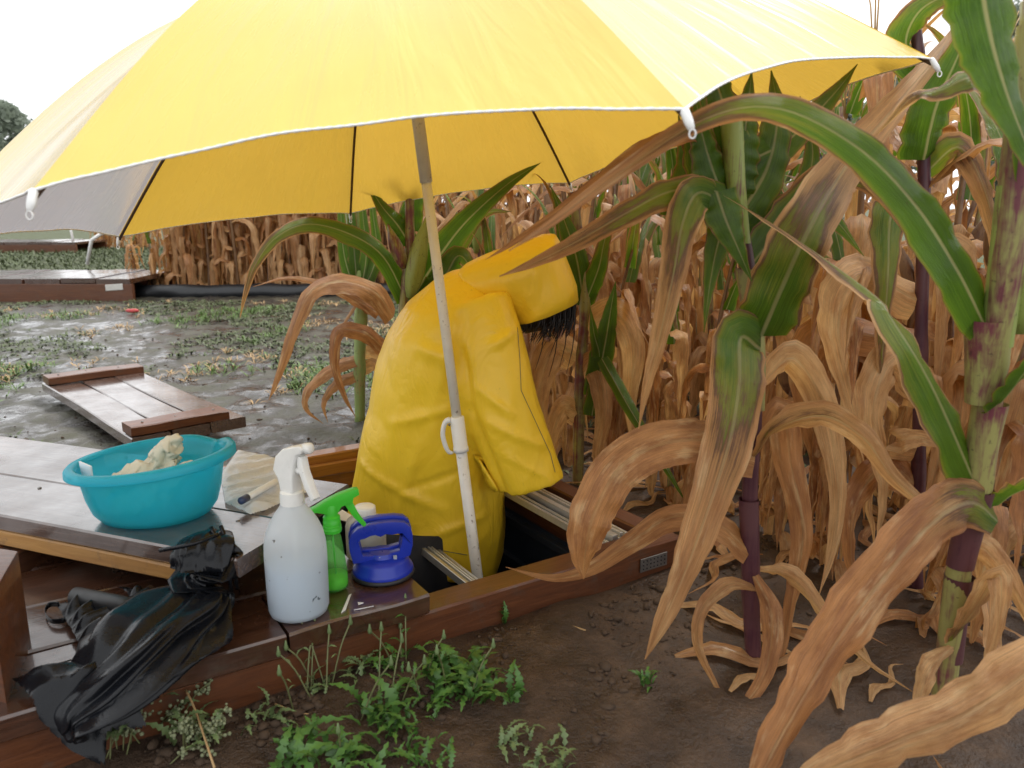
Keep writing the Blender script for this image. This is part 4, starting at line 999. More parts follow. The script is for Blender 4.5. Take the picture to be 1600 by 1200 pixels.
# ------------------------------------------------------------------ maize
def leaf(path, width, dry0, dry1, side=None, twist=(0, 0), fold=.35, wave=.12, seed=0, n=26, crumple_=0.0, blunt=.10, tp=(.26, 1.0), face=None, dexp=.8):
    """one ribbon leaf: path points, widest width, dryness at base and tip"""
    rs = random.Random(seed); c = catmull(path, n); v = []; uv = []; dr = []; f = []; ncol = 7
    ph1, ph2 = rs.random() * 6, rs.random() * 6; fq = rs.uniform(5, 9); prev = None
    for i, p in enumerate(c):
        t = i / n; tg = (c[min(i + 1, n)] - c[max(i - 1, 0)]).normalized()
        if prev is None:
            s = (side - tg * side.dot(tg)) if side is not None else tg.cross(Vector((0, 0, 1)))
            if s.length < 1e-4: s = tg.orthogonal()
            s.normalize()
        else:
            s = ptg.rotation_difference(tg) @ prev; s = s - tg * s.dot(tg); s.normalize()
        if face is not None:
            fs2 = tg.cross(face)
            if fs2.length > .3:
                fs2.normalize(); s = (s.lerp(fs2 if i == 0 or fs2.dot(s) > 0 else -fs2, .8)); s = (s - tg * s.dot(tg)).normalized()
        prev = s; ptg = tg
        ang = twist[0] + (twist[1] - twist[0]) * t + crumple_ * mnoise.noise(Vector((t * 3.5, seed * 1.7, 0)))
        R_ = Matrix.Rotation(ang, 3, tg); s2 = R_ @ s; up = s2.cross(tg)
        wd = width * .5 * min(1, (blunt * 3 + t * 3.2)) * (1 - max(0, (t - tp[0]) / (1 - tp[0])) ** tp[1]) ** .95
        if crumple_: wd *= 1 + .35 * crumple_ * mnoise.noise(Vector((t * 6, seed * .7, 9)))
        wd = max(wd, width * .012)
        fo = fold + crumple_ * .5 * (mnoise.noise(Vector((t * 4, seed, 4))) + .35)
        for j in range(ncol):
            x = j / (ncol - 1) * 2 - 1; ax_ = abs(x); sg = 1 if x > 0 else -1
            a = fo * (1.15 if crumple_ else 1); yy = ax_ * sin(a) ; xx = x * cos(a)
            wv = wave * ax_ ** 1.6 * (sin(fq * t * 6 + (ph1 if x < 0 else ph2)) + .5 * sin(fq * t * 13 + ph2)) 
            if crumple_: wv += crumple_ * (.5 * mnoise.noise(Vector((t * 7, x * 2.2 + seed, 2))) + .55 * ax_ ** 2.2 * mnoise.noise(Vector((t * 3, seed + sg * 3, 7))))
            nk = 1 - (.16 * max(0, mnoise.noise(Vector((t * 34, seed + sg * 5, 1)))) + .05 * abs(mnoise.noise(Vector((t * 90, seed - sg, 3))))) * (ax_ > .99)
            v.append(p + s2 * xx * wd * nk + up * (yy + wv) * wd); uv.append((t, (x + 1) / 2)); dr.append(dry0 + (dry1 - dry0) * t ** dexp)
    for i in range(n):
        for j in range(ncol - 1): q = i * ncol + j; f.append((q, q + 1, q + ncol + 1, q + ncol))
    return mesh('leaf', v, f, uv=uv, dry=dr, rnd=[rs.random()] * len(v))
def stalk(pts, r0, r1, nodes=6, n=30, seg_=12):
    c = catmull(pts, n); rr = []
    for i in range(n + 1):
        t = i / n; k = (t * nodes) % 1; r = r0 + (r1 - r0) * t; r *= 1 + .16 * math.exp(-((k - .0) / .05) ** 2) + .16 * math.exp(-((k - 1) / .05) ** 2) + .06 * (k - .5); rr.append(r)
    return MB().tube(c, rr, seg_).mesh('stalk')
def ear_mesh(a, b, r):
    a, b = Vector(a), Vector(b); prof = (.35, .75, .95, 1.0, .97, .85, .62, .34, .08); n = len(prof); d = (b - a).normalized(); e1 = d.orthogonal().normalized(); e2 = d.cross(e1)
    rings = []
    for i, q in enumerate(prof):
        p = a.lerp(b, i / (n - 1)); rings.append([p + (e1 * cos(t) + e2 * sin(t)) * r * q * (1 + .08 * sin(5 * t + i * .25)) for t in np.linspace(0, 2 * pi, 20, endpoint=False)])
    return MB().loft(rings).mesh('ear')

# --- plants one can tell apart, traced in the round: (px, py, metres)
def W_(pts): return [A(*p) for p in pts]
VIEW = Vector((0, 1, -.2)).normalized()
def hleaf(parent, pts, wpx, d0, d1, tilt=0.0, tw2=None, seed=0, name='leaf', **k):
    P_ = W_(pts); dm = sum(p[2] for p in pts) / len(pts); t0 = (P_[1] - P_[0]).normalized(); s = t0.cross(VIEW)
    if s.length < .05: s = t0.orthogonal()
    return put(name, leaf(P_, wpx * dm * PX, d0, d1, side=s, twist=(tilt, tilt if tw2 is None else tw2), seed=seed, face=VIEW, **k), 'leaf', parent)
def sheath(parent, pts, rpx, m, seed=0):
    """leaf sheath: a split cone hugging the stalk"""
    P_ = W_(pts); d = pts[0][2]; n = 14; c = catmull(P_, n); rings = []
    for i, p in enumerate(c):
        t = i / n; r = (rpx[0] + (rpx[1] - rpx[0]) * t) * d * PX
        rings.append([p + Vector((r * cos(a), r * sin(a), 0)) for a in np.linspace(pi * .5, pi * 2.42, 18)])
    return put('sheath', MB().loft(rings, cap=False, closed=False).mesh('sheath'), m, parent)

cA = G(1472, 1128); pA = thing('corn_plant', 'tall half green corn plant with purple stalk at the right edge', 'corn plant', (cA.x, cA.y, 0), 'corn plants around the pit')
dA = cA.y
put('stalk', stalk([Vector((cA.x, cA.y, -.03)), A(1478, 1050, dA), A(1497, 900, dA - .01), A(1528, 740, dA - .03), A(1552, 570, dA - .05), A(1578, 380, dA - .07), A(1600, 200, dA - .08), A(1625, 0, dA - .09)], .0155, .0165, 7, 40, 16), 'stalk_purple', pA)
sheath(pA, [(1500, 885, dA - .012), (1515, 820, dA - .02), (1528, 765, dA - .03)], (21.5, 25), 'stalk_dark')
sheath(pA, [(1527, 765, dA - .03), (1536, 690, dA - .035), (1548, 630, dA - .04)], (22, 26), 'stalk_purple')
sheath(pA, [(1532, 630, dA - .042), (1538, 560, dA - .045), (1542, 500, dA - .05)], (23, 33), 'stalk_purple')
sheath(pA, [(1556, 540, dA - .05), (1572, 420, dA - .06), (1588, 290, dA - .07)], (24, 26), 'sheath_green')
sheath(pA, [(1586, 300, dA - .07), (1600, 180, dA - .08), (1618, 40, dA - .09)], (24, 24), 'stalk_purple')
sheath(pA, [(1484, 1030, dA), (1492, 950, dA), (1500, 900, dA - .01)], (20.5, 23.5), 'stalk_dark')
eo = put('ear', ear_mesh(A(1590, 520, dA - .04), A(1612, 250, dA - .05), .028), 'husk', pA)
hleaf(pA, [(1540, 510, .95), (1495, 420, .92), (1430, 320, .90), (1340, 230, .87), (1220, 170, .88), (1110, 182, .88), (980, 262, .84), (860, 350, .80), (795, 392, .78)], 84, .10, 1.0, .15, -.5, 1, wave=.1, fold=.3, n=44, blunt=.3, tp=(.22, .8), dexp=1.7)
hleaf(pA, [(1528, 765, .97), (1496, 690, .95), (1450, 590, .94), (1395, 500, .95), (1370, 465, .98), (1290, 405, 1.02), (1200, 345, 1.06), (1130, 305, 1.10)], 92, .1, .62, .35, 1.2, 2, fold=.3, wave=.1, n=36, blunt=.22, tp=(.3, 1.0))
hleaf(pA, [(1560, 815, .97), (1520, 785, .93), (1460, 815, .90), (1380, 905, .87), (1310, 1000, .84), (1255, 1090, .81), (1195, 1200, .78), (1165, 1260, .77)], 104, .30, 1.25, .3, -.15, 3, fold=.3, wave=.16, n=36, blunt=.2, tp=(.5, 1.8), crumple_=.15)
hleaf(pA, [(1555, 640, .96), (1580, 612, .93), (1620, 560, .90), (1680, 520, .86)], 70, .1, .3, .6, .3, 4, blunt=.25)
hleaf(pA, [(1490, 1000, .99), (1520, 958, .97), (1560, 898, .95), (1562, 960, .94), (1540, 1050, .94), (1515, 1120, .95)], 56, .45, 1.1, .6, -.4, 5, fold=.2, n=34, blunt=.3)
hleaf(pA, [(1560, 790, .98), (1590, 770, .96), (1640, 760, .93), (1700, 800, .9)], 75, .15, .5, .8, .4, 6, blunt=.2)
hleaf(pA, [(1720, 960, .78), (1620, 1040, .76), (1520, 1110, .75), (1400, 1160, .74), (1290, 1205, .73), (1200, 1250, .72)], 110, .9, 1.2, .35, -.2, 7, fold=.25, wave=.14, tp=(.5, 1.8), crumple_=.15)
hleaf(pA, [(1600, 280, .93), (1585, 190, .91), (1530, 122, .90), (1470, 140, .92), (1425, 152, .95), (1370, 210, .98)], 62, .15, .6, .9, .3, 8, fold=.3, n=34, blunt=.25)
hleaf(pA, [(1530, -60, .80), (1545, 40, .81), (1572, 140, .82), (1610, 240, .84), (1650, 330, .86)], 105, .08, .2, .1, -.2, 9, fold=.25, blunt=.5)
hleaf(pA, [(1490, 1010, .99), (1450, 1050, .96), (1435, 1110, .95), (1425, 1160, .94)], 44, .9, 1.2, .3, .2, 10, crumple_=.5)
hleaf(pA, [(1495, 860, .99), (1540, 860, .99), (1590, 930, .98), (1625, 1030, .98)], 60, .9, 1.2, .3, .8, 11, crumple_=.4)

cB = G(1180, 1024); pB = thing('corn_plant', 'corn plant with dark stalk and long half withered leaves beside the frame', 'corn plant', (cB.x, cB.y, 0), 'corn plants around the pit')
dB = cB.y
put('stalk', stalk([Vector((cB.x, cB.y, -.03)), A(1172, 900, dB), A(1172, 760, dB), A(1180, 600, dB), A(1170, 440, dB), A(1150, 300, dB), A(1140, 160, dB)], .0135, .0105, 7, 36, 14), 'stalk_dark', pB)
sheath(pB, [(1178, 530, dB - .003), (1173, 480, dB - .003), (1166, 420, dB - .003)], (13.5, 17), 'stalk_purple')
sheath(pB, [(1181, 640, dB - .004), (1181, 580, dB - .004), (1178, 520, dB - .004)], (14, 17), 'stalk_purple')
sheath(pB, [(1160, 380, dB - .003), (1150, 290, dB - .003), (1143, 190, dB - .003)], (12.5, 17), 'sheath_green')
sheath(pB, [(1176, 960, dB - .005), (1172, 860, dB - .01), (1170, 780, dB - .006)], (15, 16.5), 'stalk_dark')
hleaf(pB, [(1155, 320, 1.17), (1110, 296, 1.13), (1050, 298, 1.10), (980, 332, 1.07), (900, 378, 1.04), (835, 410, 1.02), (780, 432, 1.0)], 62, .15, .72, .45, -.1, 21, fold=.3, n=32, blunt=.3)
hleaf(pB, [(1120, 222, 1.18), (1070, 210, 1.14), (1010, 228, 1.11), (940, 278, 1.08), (870, 332, 1.05), (800, 380, 1.03), (758, 406, 1.02)], 34, .75, 1.0, .4, .1, 22, fold=.25, n=30)
hleaf(pB, [(1145, 330, 1.17), (1095, 300, 1.10), (1068, 345, 1.07), (1052, 430, 1.06), (1030, 530, 1.06), (1010, 610, 1.07), (998, 670, 1.08)], 62, .15, .85, .2, -.2, 23, fold=.25, n=32, blunt=.3)
hleaf(pB, [(1120, 300, 1.12), (1135, 345, 1.10), (1155, 392, 1.10), (1175, 440, 1.12)], 62, .12, .25, .2, 0, 24, fold=.25, blunt=.4)
hleaf(pB, [(1190, 525, 1.16), (1222, 450, 1.13), (1268, 350, 1.11), (1330, 250, 1.2), (1400, 165, 1.3), (1470, 80, 1.38), (1500, 30, 1.42)], 98, .08, 1.05, .15, .1, 25, fold=.22, n=36, blunt=.3)
hleaf(pB, [(1188, 545, 1.16), (1158, 528, 1.11), (1155, 600, 1.09), (1140, 690, 1.07), (1105, 800, 1.05), (1068, 900, 1.04), (1030, 985, 1.03), (1008, 1030, 1.03)], 94, .1, .98, .05, -.1, 26, fold=.22, n=36, blunt=.4, tp=(.35, 1.2))
hleaf(pB, [(1180, 715, 1.16), (1120, 690, 1.12), (1040, 692, 1.09), (970, 730, 1.08), (930, 800, 1.07), (915, 860, 1.07), (912, 905, 1.08)], 84, .9, 1.1, .5, -.4, 27, fold=.25, n=36, blunt=.3, tp=(.6, 2.0), crumple_=.18)
hleaf(pB, [(1172, 862, 1.16), (1120, 818, 1.15), (1050, 808, 1.15), (985, 848, 1.17), (920, 890, 1.19), (860, 903, 1.21), (790, 886, 1.24)], 52, .95, 1.1, .7, .1, 28, fold=.25, n=32, blunt=.3)
hleaf(pB, [(1178, 715, 1.16), (1215, 670, 1.13), (1285, 650, 1.11), (1350, 685, 1.09), (1395, 745, 1.08), (1455, 800, 1.08), (1490, 850, 1.08)], 58, .55, .75, .7, .2, 29, fold=.25, n=30, crumple_=.2)
hleaf(pB, [(1185, 920, 1.16), (1140, 912, 1.13), (1098, 950, 1.11), (1090, 1010, 1.10), (1120, 1075, 1.10), (1150, 1135, 1.10)], 34, .95, 1.2, .5, .2, 30, crumple_=.4)
hleaf(pB, [(1180, 900, 1.15), (1205, 960, 1.13), (1195, 1050, 1.10), (1150, 1110, 1.07), (1070, 1132, 1.05)], 46, .95, 1.25, .3, .7, 31, crumple_=.35)
hleaf(pB, [(1185, 890, 1.17), (1240, 905, 1.16), (1300, 980, 1.14), (1360, 1040, 1.12), (1440, 1090, 1.10)], 42, .95, 1.2, .5, .9, 32, crumple_=.4)
hleaf(pB, [(1185, 700, 1.19), (1220, 640, 1.2), (1235, 720, 1.2), (1255, 830, 1.19), (1240, 930, 1.18), (1215, 1040, 1.16), (1170, 1100, 1.12)], 62, .95, 1.15, .3, -.2, 33, crumple_=.4, n=32)
hleaf(pB, [(1190, 600, 1.22), (1240, 560, 1.25), (1290, 640, 1.26), (1310, 760, 1.25), (1300, 860, 1.24), (1280, 930, 1.22)], 66, .9, 1.1, .2, .3, 34, crumple_=.4, n=30)
hleaf(pB, [(1150, 230, 1.19), (1120, 130, 1.16), (1090, 60, 1.13)], 70, .05, .3, .1, .2, 35, blunt=.4)
hleaf(pB, [(1150, 300, 1.2), (1165, 200, 1.2), (1175, 110, 1.2)], 80, .05, .3, .2, .2, 36, blunt=.4)
hleaf(pB, [(1130, 310, 1.17), (1100, 220, 1.15), (1085, 140, 1.12)], 66, .05, .4, .3, .1, 37, blunt=.4)
hleaf(pB, [(1170, 420, 1.2), (1240, 330, 1.24), (1300, 270, 1.27), (1370, 300, 1.3), (1410, 360, 1.33)], 60, .15, .6, .5, .2, 38, blunt=.3)

for k, (pts, w_) in enumerate((([(1150, 330, 1.19), (1105, 250, 1.17), (1092, 190, 1.15), (1100, 120, 1.14)], 84), ([(1155, 340, 1.22), (1200, 260, 1.24), (1215, 180, 1.25), (1205, 110, 1.26)], 88), ([(1160, 380, 1.22), (1240, 330, 1.26), (1300, 340, 1.29), (1350, 400, 1.31)], 70), ([(1150, 260, 1.21), (1230, 220, 1.26), (1300, 150, 1.30), (1340, 100, 1.33)], 60), ([(1150, 310, 1.19), (1125, 370, 1.16), (1110, 440, 1.15), (1100, 520, 1.15)], 50), ([(1060, 340, 1.30), (1075, 260, 1.30), (1060, 180, 1.29)], 60), ([(1240, 420, 1.35), (1250, 330, 1.36), (1270, 240, 1.37), (1250, 150, 1.37)], 56))):
    hleaf(pB, pts, w_, .08, .35, .3, -.2, 400 + k, blunt=.4, n=24)

cC = G(562, 652); pC = thing('corn_plant', 'pale green corn plant with curling dry lower leaves behind the coat', 'corn plant', (cC.x, cC.y, 0), 'corn plants around the pit'); dC = cC.y
put('stalk', stalk([Vector((cC.x, cC.y, -.03)), A(562, 560, dC), A(564, 470, dC), A(556, 390, dC), A(548, 300, dC), A(545, 240, dC)], .018, .028, 6, 30, 14), 'stalk_pale', pC)
for k, (x, w_, sd_) in enumerate(((532, 24, 0), (548, 26, 1), (566, 24, 2), (582, 22, 3))): hleaf(pC, [(560, 470, dC - .02), (x + 6, 400, dC - .03), (x, 320, dC - .04), (x - 4 + k * 3, 230, dC - .05)], w_, .15, .3, .1, .1, 40 + k, blunt=.4)
hleaf(pC, [(615, 495, 2.6), (585, 455, 2.55), (535, 440, 2.5), (490, 452, 2.46), (463, 500, 2.43), (445, 555, 2.42), (430, 600, 2.42), (420, 625, 2.42)], 44, .9, 1.0, .8, .0, 45, n=32, fold=.3, blunt=.3)
hleaf(pC, [(592, 490, 2.7), (560, 470, 2.66), (510, 445, 2.62), (450, 434, 2.6), (395, 448, 2.58)], 22, 1.0, 1.2, .6, .4, 46, blunt=.3)
hleaf(pC, [(570, 480, 2.7), (548, 450, 2.68), (590, 420, 2.7), (540, 500, 2.66), (530, 515, 2.65)], 18, .95, 1.0, .5, .6, 47)
hleaf(pC, [(600, 545, 2.66), (570, 520, 2.62), (528, 518, 2.58), (522, 570, 2.57), (538, 620, 2.58), (556, 652, 2.62)], 30, .85, 1.1, .5, .0, 48, n=30, blunt=.3)
hleaf(pC, [(560, 560, 2.7), (520, 575, 2.66), (480, 610, 2.63), (478, 640, 2.62), (505, 662, 2.62)], 26, .95, 1.15, .5, .3, 49, blunt=.3)
hleaf(pC, [(560, 585, 2.7), (525, 600, 2.67), (505, 630, 2.66), (512, 660, 2.66)], 22, .95, 1.15, .4, .3, 50, blunt=.3)
hleaf(pC, [(562, 550, 2.74), (590, 560, 2.75), (615, 600, 2.76), (600, 660, 2.76)], 26, .95, 1.15, .4, .3, 51, blunt=.3)
hleaf(pC, [(565, 580, 2.72), (585, 572, 2.71), (605, 600, 2.7), (612, 650, 2.7)], 24, .95, 1.15, .4, .3, 52, blunt=.3)

cD = A(632, 640, 2.35); cD.z = 0; pD = thing('corn_plant', 'green corn plant with purple husked ears just behind the shoulder', 'corn plant', (cD.x, cD.y, 0), 'corn plants around the pit'); dD = cD.y
put('stalk', stalk([Vector((cD.x, cD.y, -.03)), A(628, 560, dD), A(630, 480, dD), A(640, 390, dD), A(640, 310, dD), A(645, 200, dD)], .016, .013, 6, 30, 14), 'stalk_purple', pD)
put('ear', ear_mesh(A(640, 465, dD - .03), A(668, 335, dD - .05), .027), 'husk', pD)
put('ear', ear_mesh(A(632, 420, dD - .03), A(606, 350, dD - .03), .020), 'stalk_purple', pD)
hleaf(pD, [(635, 468, dD), (598, 400, dD - .04), (545, 365, dD - .08), (480, 350, dD - .12), (430, 372, dD - .15), (398, 415, dD - .17), (383, 460, dD - .18), (375, 497, dD - .18)], 36, .08, .62, .5, -.3, 60, n=36, fold=.3, blunt=.4)
hleaf(pD, [(645, 465, dD), (680, 410, dD - .02), (725, 350, dD - .04), (790, 290, dD - .05), (850, 250, dD - .05)], 56, .05, .3, .3, .1, 61, fold=.25, blunt=.4)
hleaf(pD, [(650, 480, dD), (690, 440, dD - .02), (715, 400, dD - .04), (735, 420, dD - .05), (745, 470, dD - .05)], 50, .1, .4, .3, .1, 62, blunt=.3)
hleaf(pD, [(640, 380, dD), (620, 350, dD - .02), (595, 320, dD - .03), (565, 270, dD - .03)], 40, .05, .3, .3, .1, 63, blunt=.4)
hleaf(pD, [(640, 360, dD), (650, 300, dD), (680, 220, dD)], 40, .05, .3, .3, .1, 64, blunt=.4)
hleaf(pD, [(640, 470, dD + .02), (690, 430, dD + .1), (750, 340, dD + .15), (800, 330, dD + .2)], 44, .1, .5, .3, .5, 65, blunt=.3)

cE = A(905, 640, 2.02); cE.z = 0; pE = thing('corn_plant', 'green stemmed corn plant just past the hood with torn green sheath leaves', 'corn plant', (cE.x, cE.y, 0), 'corn plants around the pit'); dE = cE.y
put('stalk', stalk([Vector((cE.x, cE.y, -.03)), A(906, 600, dE), A(914, 480, dE), A(908, 400, dE), A(895, 300, dE)], .015, .012, 6, 30, 12), 'stalk_purple', pE)
for k, (pts, w_, a, b) in enumerate((([(912, 470, dE), (900, 400, dE - .04), (880, 340, dE - .07), (860, 290, dE - .08)], 46, .1, .3), ([(912, 480, dE), (935, 420, dE - .03), (950, 360, dE - .05), (985, 310, dE - .06)], 36, .1, .5), ([(930, 620, dE - .05), (945, 540, dE - .07), (955, 480, dE - .09), (962, 440, dE - .1)], 44, .08, .2), ([(925, 650, dE - .05), (938, 570, dE - .06), (928, 520, dE - .07), (922, 480, dE - .08)], 34, .15, .3),
        ([(905, 560, dE), (870, 540, dE - .06), (845, 600, dE - .09), (850, 690, dE - .1), (868, 770, dE - .1)], 62, .95, 1.15), ([(908, 600, dE), (930, 570, dE - .05), (945, 640, dE - .08), (935, 720, dE - .08), (950, 770, dE - .08)], 50, .95, 1.2), ([(912, 520, dE), (960, 490, dE - .06), (990, 540, dE - .09), (985, 640, dE - .1), (1000, 730, dE - .1)], 62, .9, 1.1), ([(908, 650, dE), (880, 640, dE - .05), (862, 700, dE - .07), (875, 770, dE - .07)], 46, 1.0, 1.2), ([(940, 560, dE - .1), (985, 640, dE - .2), (1040, 730, dE - .28), (1075, 790, dE - .3)], 26, .1, .3))):
    hleaf(pE, pts, w_, a, b, .25, -.3, 300 + k, crumple_=.35 if a > .8 else .05, blunt=.3, n=24)
cF = A(1432, 930, 1.42); cF.z = 0; pF = thing('corn_plant', 'corn plant with purple joint and broad upright green leaves behind the right stalk', 'corn plant', (cF.x, cF.y, 0), 'corn plants around the pit'); dF = cF.y
put('stalk', stalk([Vector((cF.x, cF.y, -.03)), A(1436, 700, dF), A(1440, 480, dF), A(1444, 280, dF), A(1436, 100, dF), A(1430, 40, dF)], .013, .009, 6, 30, 12), 'stalk_dark', pF)
for k, (pts, w_, a, b) in enumerate((([(1444, 250, dF - .02), (1464, 165, dF - .05), (1500, 80, dF - .07), (1545, -30, dF - .08)], 82, .1, .3), ([(1436, 110, dF), (1416, 65, dF - .03), (1440, 14, dF - .05), (1495, -8, dF - .06), (1560, 10, dF - .06)], 62, .12, .5), ([(1440, 300, dF), (1370, 240, dF - .02), (1290, 180, dF - .04), (1230, 150, dF - .04)], 46, .8, 1.0), ([(1446, 270, dF), (1500, 230, dF - .03), (1540, 300, dF - .05), (1560, 400, dF - .05), (1555, 470, dF - .05)], 52, .35, .8), ([(1440, 330, dF), (1395, 330, dF - .06), (1388, 430, dF - .09), (1380, 540, dF - .09), (1375, 600, dF - .09)], 66, .15, .6),
        ([(1438, 470, dF), (1350, 430, dF - .08), (1310, 500, dF - .1), (1330, 620, dF - .1), (1350, 720, dF - .1)], 84, .9, 1.1), ([(1438, 600, dF), (1400, 560, dF - .08), (1365, 640, dF - .1), (1385, 760, dF - .1), (1370, 850, dF - .1)], 80, .95, 1.2), ([(1436, 700, dF), (1400, 690, dF - .1), (1440, 685, dF - .14), (1480, 705, dF - .15)], 62, 1.0, 1.1), ([(1436, 640, dF), (1480, 600, dF - .06), (1470, 700, dF - .09), (1450, 800, dF - .09), (1465, 880, dF - .09)], 80, .9, 1.1), ([(1436, 760, dF), (1390, 730, dF - .05), (1340, 780, dF - .08), (1330, 870, dF - .09), (1350, 960, dF - .09)], 66, .95, 1.2), ([(1436, 820, dF), (1480, 800, dF - .05), (1510, 860, dF - .06), (1490, 960, dF - .06)], 58, .95, 1.2), ([(1440, 420, dF), (1500, 400, dF - .05), (1520, 480, dF - .05), (1500, 600, dF - .05)], 74, .9, 1.1), ([(1438, 540, dF), (1290, 520, dF + .05), (1260, 600, dF + .05), (1280, 720, dF + .05), (1270, 800, dF + .05)], 76, .9, 1.15))):
    hleaf(pF, pts, w_, a, b, .25, -.35, 340 + k, crumple_=.35 if a > .7 else .05, blunt=.3, n=26)

# --- the same plant grown from rules, for the rows
def grow_leaf(rs, z0, az, length, width, el0, el1, bend, d0, d1, cr, seed, r0=.011):
    n = 9; p = Vector((cos(az) * r0, sin(az) * r0, z0)); pts = [p.copy()]; a = az; turn = rs.uniform(-.35, .35) * (1 + 2 * cr)
    for i in range(n):
        t = (i + .5) / n; e = el0 + (el1 - el0) * min(1, t / bend) ** 1.3 if bend < 1 else el0 + (el1 - el0) * t ** 1.6
        a += turn / n + cr * rs.uniform(-.35, .35); e2 = e + cr * rs.uniform(-.25, .25)
        st = length / n; p = p + Vector((cos(a) * cos(e2), sin(a) * cos(e2), sin(e2))) * st
        if p.z < .012: p.z = .012 + rs.random() * .01
        pts.append(p.copy())
    s = Vector((-sin(az), cos(az), 0))
    return leaf(pts, width, d0, d1, side=s, twist=(rs.uniform(-.3, .3), rs.uniform(-2.2, 2.2) * (.15 + cr)), fold=.3 + .25 * cr, wave=.14, seed=seed, n=18, crumple_=cr, blunt=.35)
class Variant: pass
def variant(seed, h, green, nl=16, res=1):
    rs = random.Random(seed); V = Variant(); zz = [rs.uniform(-.01, .01) for _ in range(6)]
    V.stalk = stalk([Vector((zz[i] * i * .6, zz[-i - 1] * i * .6, -.03 + h * .92 * i / 5)) for i in range(6)], .0125, .006, 8, 24, 8)
    V.stalk.materials.append(M['stalk_dry' if green < .5 else 'stalk_purple']); V.leaves = []
    az = rs.uniform(0, 6.28)
    for i in range(nl):
        q = i / (nl - 1); z = h * (.05 + .83 * q); az += pi + rs.uniform(-.5, .5)
        top = max(0, (q - .4) / .6)
        isgreen = rs.random() < green * (top * 1.3) 
        if isgreen:
            lm_ = grow_leaf(rs, z, az, rs.uniform(.34, .55), rs.uniform(.045, .065), radians(rs.uniform(62, 82)), radians(rs.uniform(-40, 45)), 1, rs.uniform(.05, .2), rs.uniform(.35, .9), .05, seed * 50 + i)
        else:
            up = q > .75
            lm_ = grow_leaf(rs, z, az, rs.uniform(.34, .62), rs.uniform(.05, .095), radians(rs.uniform(45, 80) if up else rs.uniform(5, 60)), radians(rs.uniform(-88, -30) if up else rs.uniform(-98, -78)), rs.uniform(.3, .6) if up else rs.uniform(.15, .4), rs.uniform(.7, 1.0), rs.uniform(.9, 1.2), rs.uniform(.25, .6), seed * 50 + i)
        lm_.materials.append(M['leaf']); V.leaves.append(lm_)
    for i in range(6):          # a skirt of dead leaves hanging round the lower stalk
        kink = rs.random() < .5
        lm_ = grow_leaf(rs, h * rs.uniform(.12, .55), rs.uniform(0, 6.28), rs.uniform(.30, .58), rs.uniform(.055, .10), radians(rs.uniform(50, 80) if kink else rs.uniform(-30, 40)), radians(rs.uniform(-100, -80)), .22 if kink else rs.uniform(.1, .3), 1.0, 1.2, rs.uniform(.45, .8), seed * 50 + 30 + i)
        lm_.materials.append(M['leaf']); V.leaves.append(lm_)
    tm = MB()
    for k in range(rs.choice((0, 3, 5))):
        a = rs.uniform(0, 6.28); e = rs.uniform(.0, .5); tm.tube([Vector((0, 0, h * .86)), Vector((cos(a) * e * .1, sin(a) * e * .1, h * .98)), Vector((cos(a) * e * .24, sin(a) * e * .24, h * 1.07))], [.003, .0022, .001], 4)
    V.tassel = tm.mesh('tassel') if tm.v else None
    if V.tassel: V.tassel.materials.append(M['straw'])
    V.ear = None
    if rs.random() < .4:
        z = h * rs.uniform(.45, .6); a = rs.uniform(0, 6.28); V.ear = ear_mesh((cos(a) * .012, sin(a) * .012, z), (cos(a) * .075, sin(a) * .075, z + .16), .022); V.ear.materials.append(M['husk'] if green > .4 else M['stalk_dry'])
    return V
VARS = [variant(100 + i, random.uniform(1.16, 1.36), g) for i, g in enumerate((.3, .5, .2, .75, .35, .9, .2, .45, 1.0, .3))]
def plant(v, loc, rz, sc, label, group, parts=True):
    t = thing('corn_plant', label, 'corn plant', loc, group, (random.uniform(-.06, .06), random.uniform(-.06, .06), rz)); t.scale = (sc, sc, sc)
    def p(n, me): o = bpy.data.objects.new(n, me); COL.objects.link(o); o.parent = t
    p('stalk', v.stalk)
    for l_ in v.leaves: p('leaf', l_)
    if v.tassel: p('tassel', v.tassel)
    if v.ear: p('ear', v.ear)
    return t
# the near plot: rows running away from the pit's right side
RD = Vector((-.55, .835, 0)); RN = Vector((.835, .55, 0)); R0 = Vector((.61, 1.0, 0)); nplots = 0
def inview(p, m=140):
    v = p - Vector((0, 0, CAMH)); d = v.y * _c - v.z * _s
    return d > .3 and -m < 800 + F * v.x / d < 1600 + m
rp = random.Random(21)
for row in range(0, 8):
    t = -.2 if row else 1.02
    while t < (2.35 if row < 6 else 2.6):
        p = R0 + RN * (.32 * row) + RD * (t + rp.uniform(-.03, .03)) + RN * rp.uniform(-.04, .04)
        t += .165 + .018 * row
        if not inview(p): continue
        u, v_ = toUV(p.x, p.y)
        if u < .62 and v_ < .95: continue
        if (p - Vector((cC.x, cC.y, 0))).length < .2 or (p - Vector((cD.x, cD.y, 0))).length < .22: continue
        if row == 0 and p.x < -.25: continue
        if row == 1 and t < .3: continue
        sc0 = rp.uniform(.8, 1.05)
        if math.hypot(p.x - UC.x, p.y - UC.y) < 1.0: sc0 = rp.uniform(.55, .64)
        plant(rp.choice(VARS), (p.x, p.y, 0), rp.uniform(0, 6.28), sc0, ('withered tan corn plant in the row right behind the pit' if row == 0 else 'withered tan corn plant in the dense rows on the right side'), ('row of corn behind the pit' if row == 0 else 'dense corn rows on the right')); nplots += 1
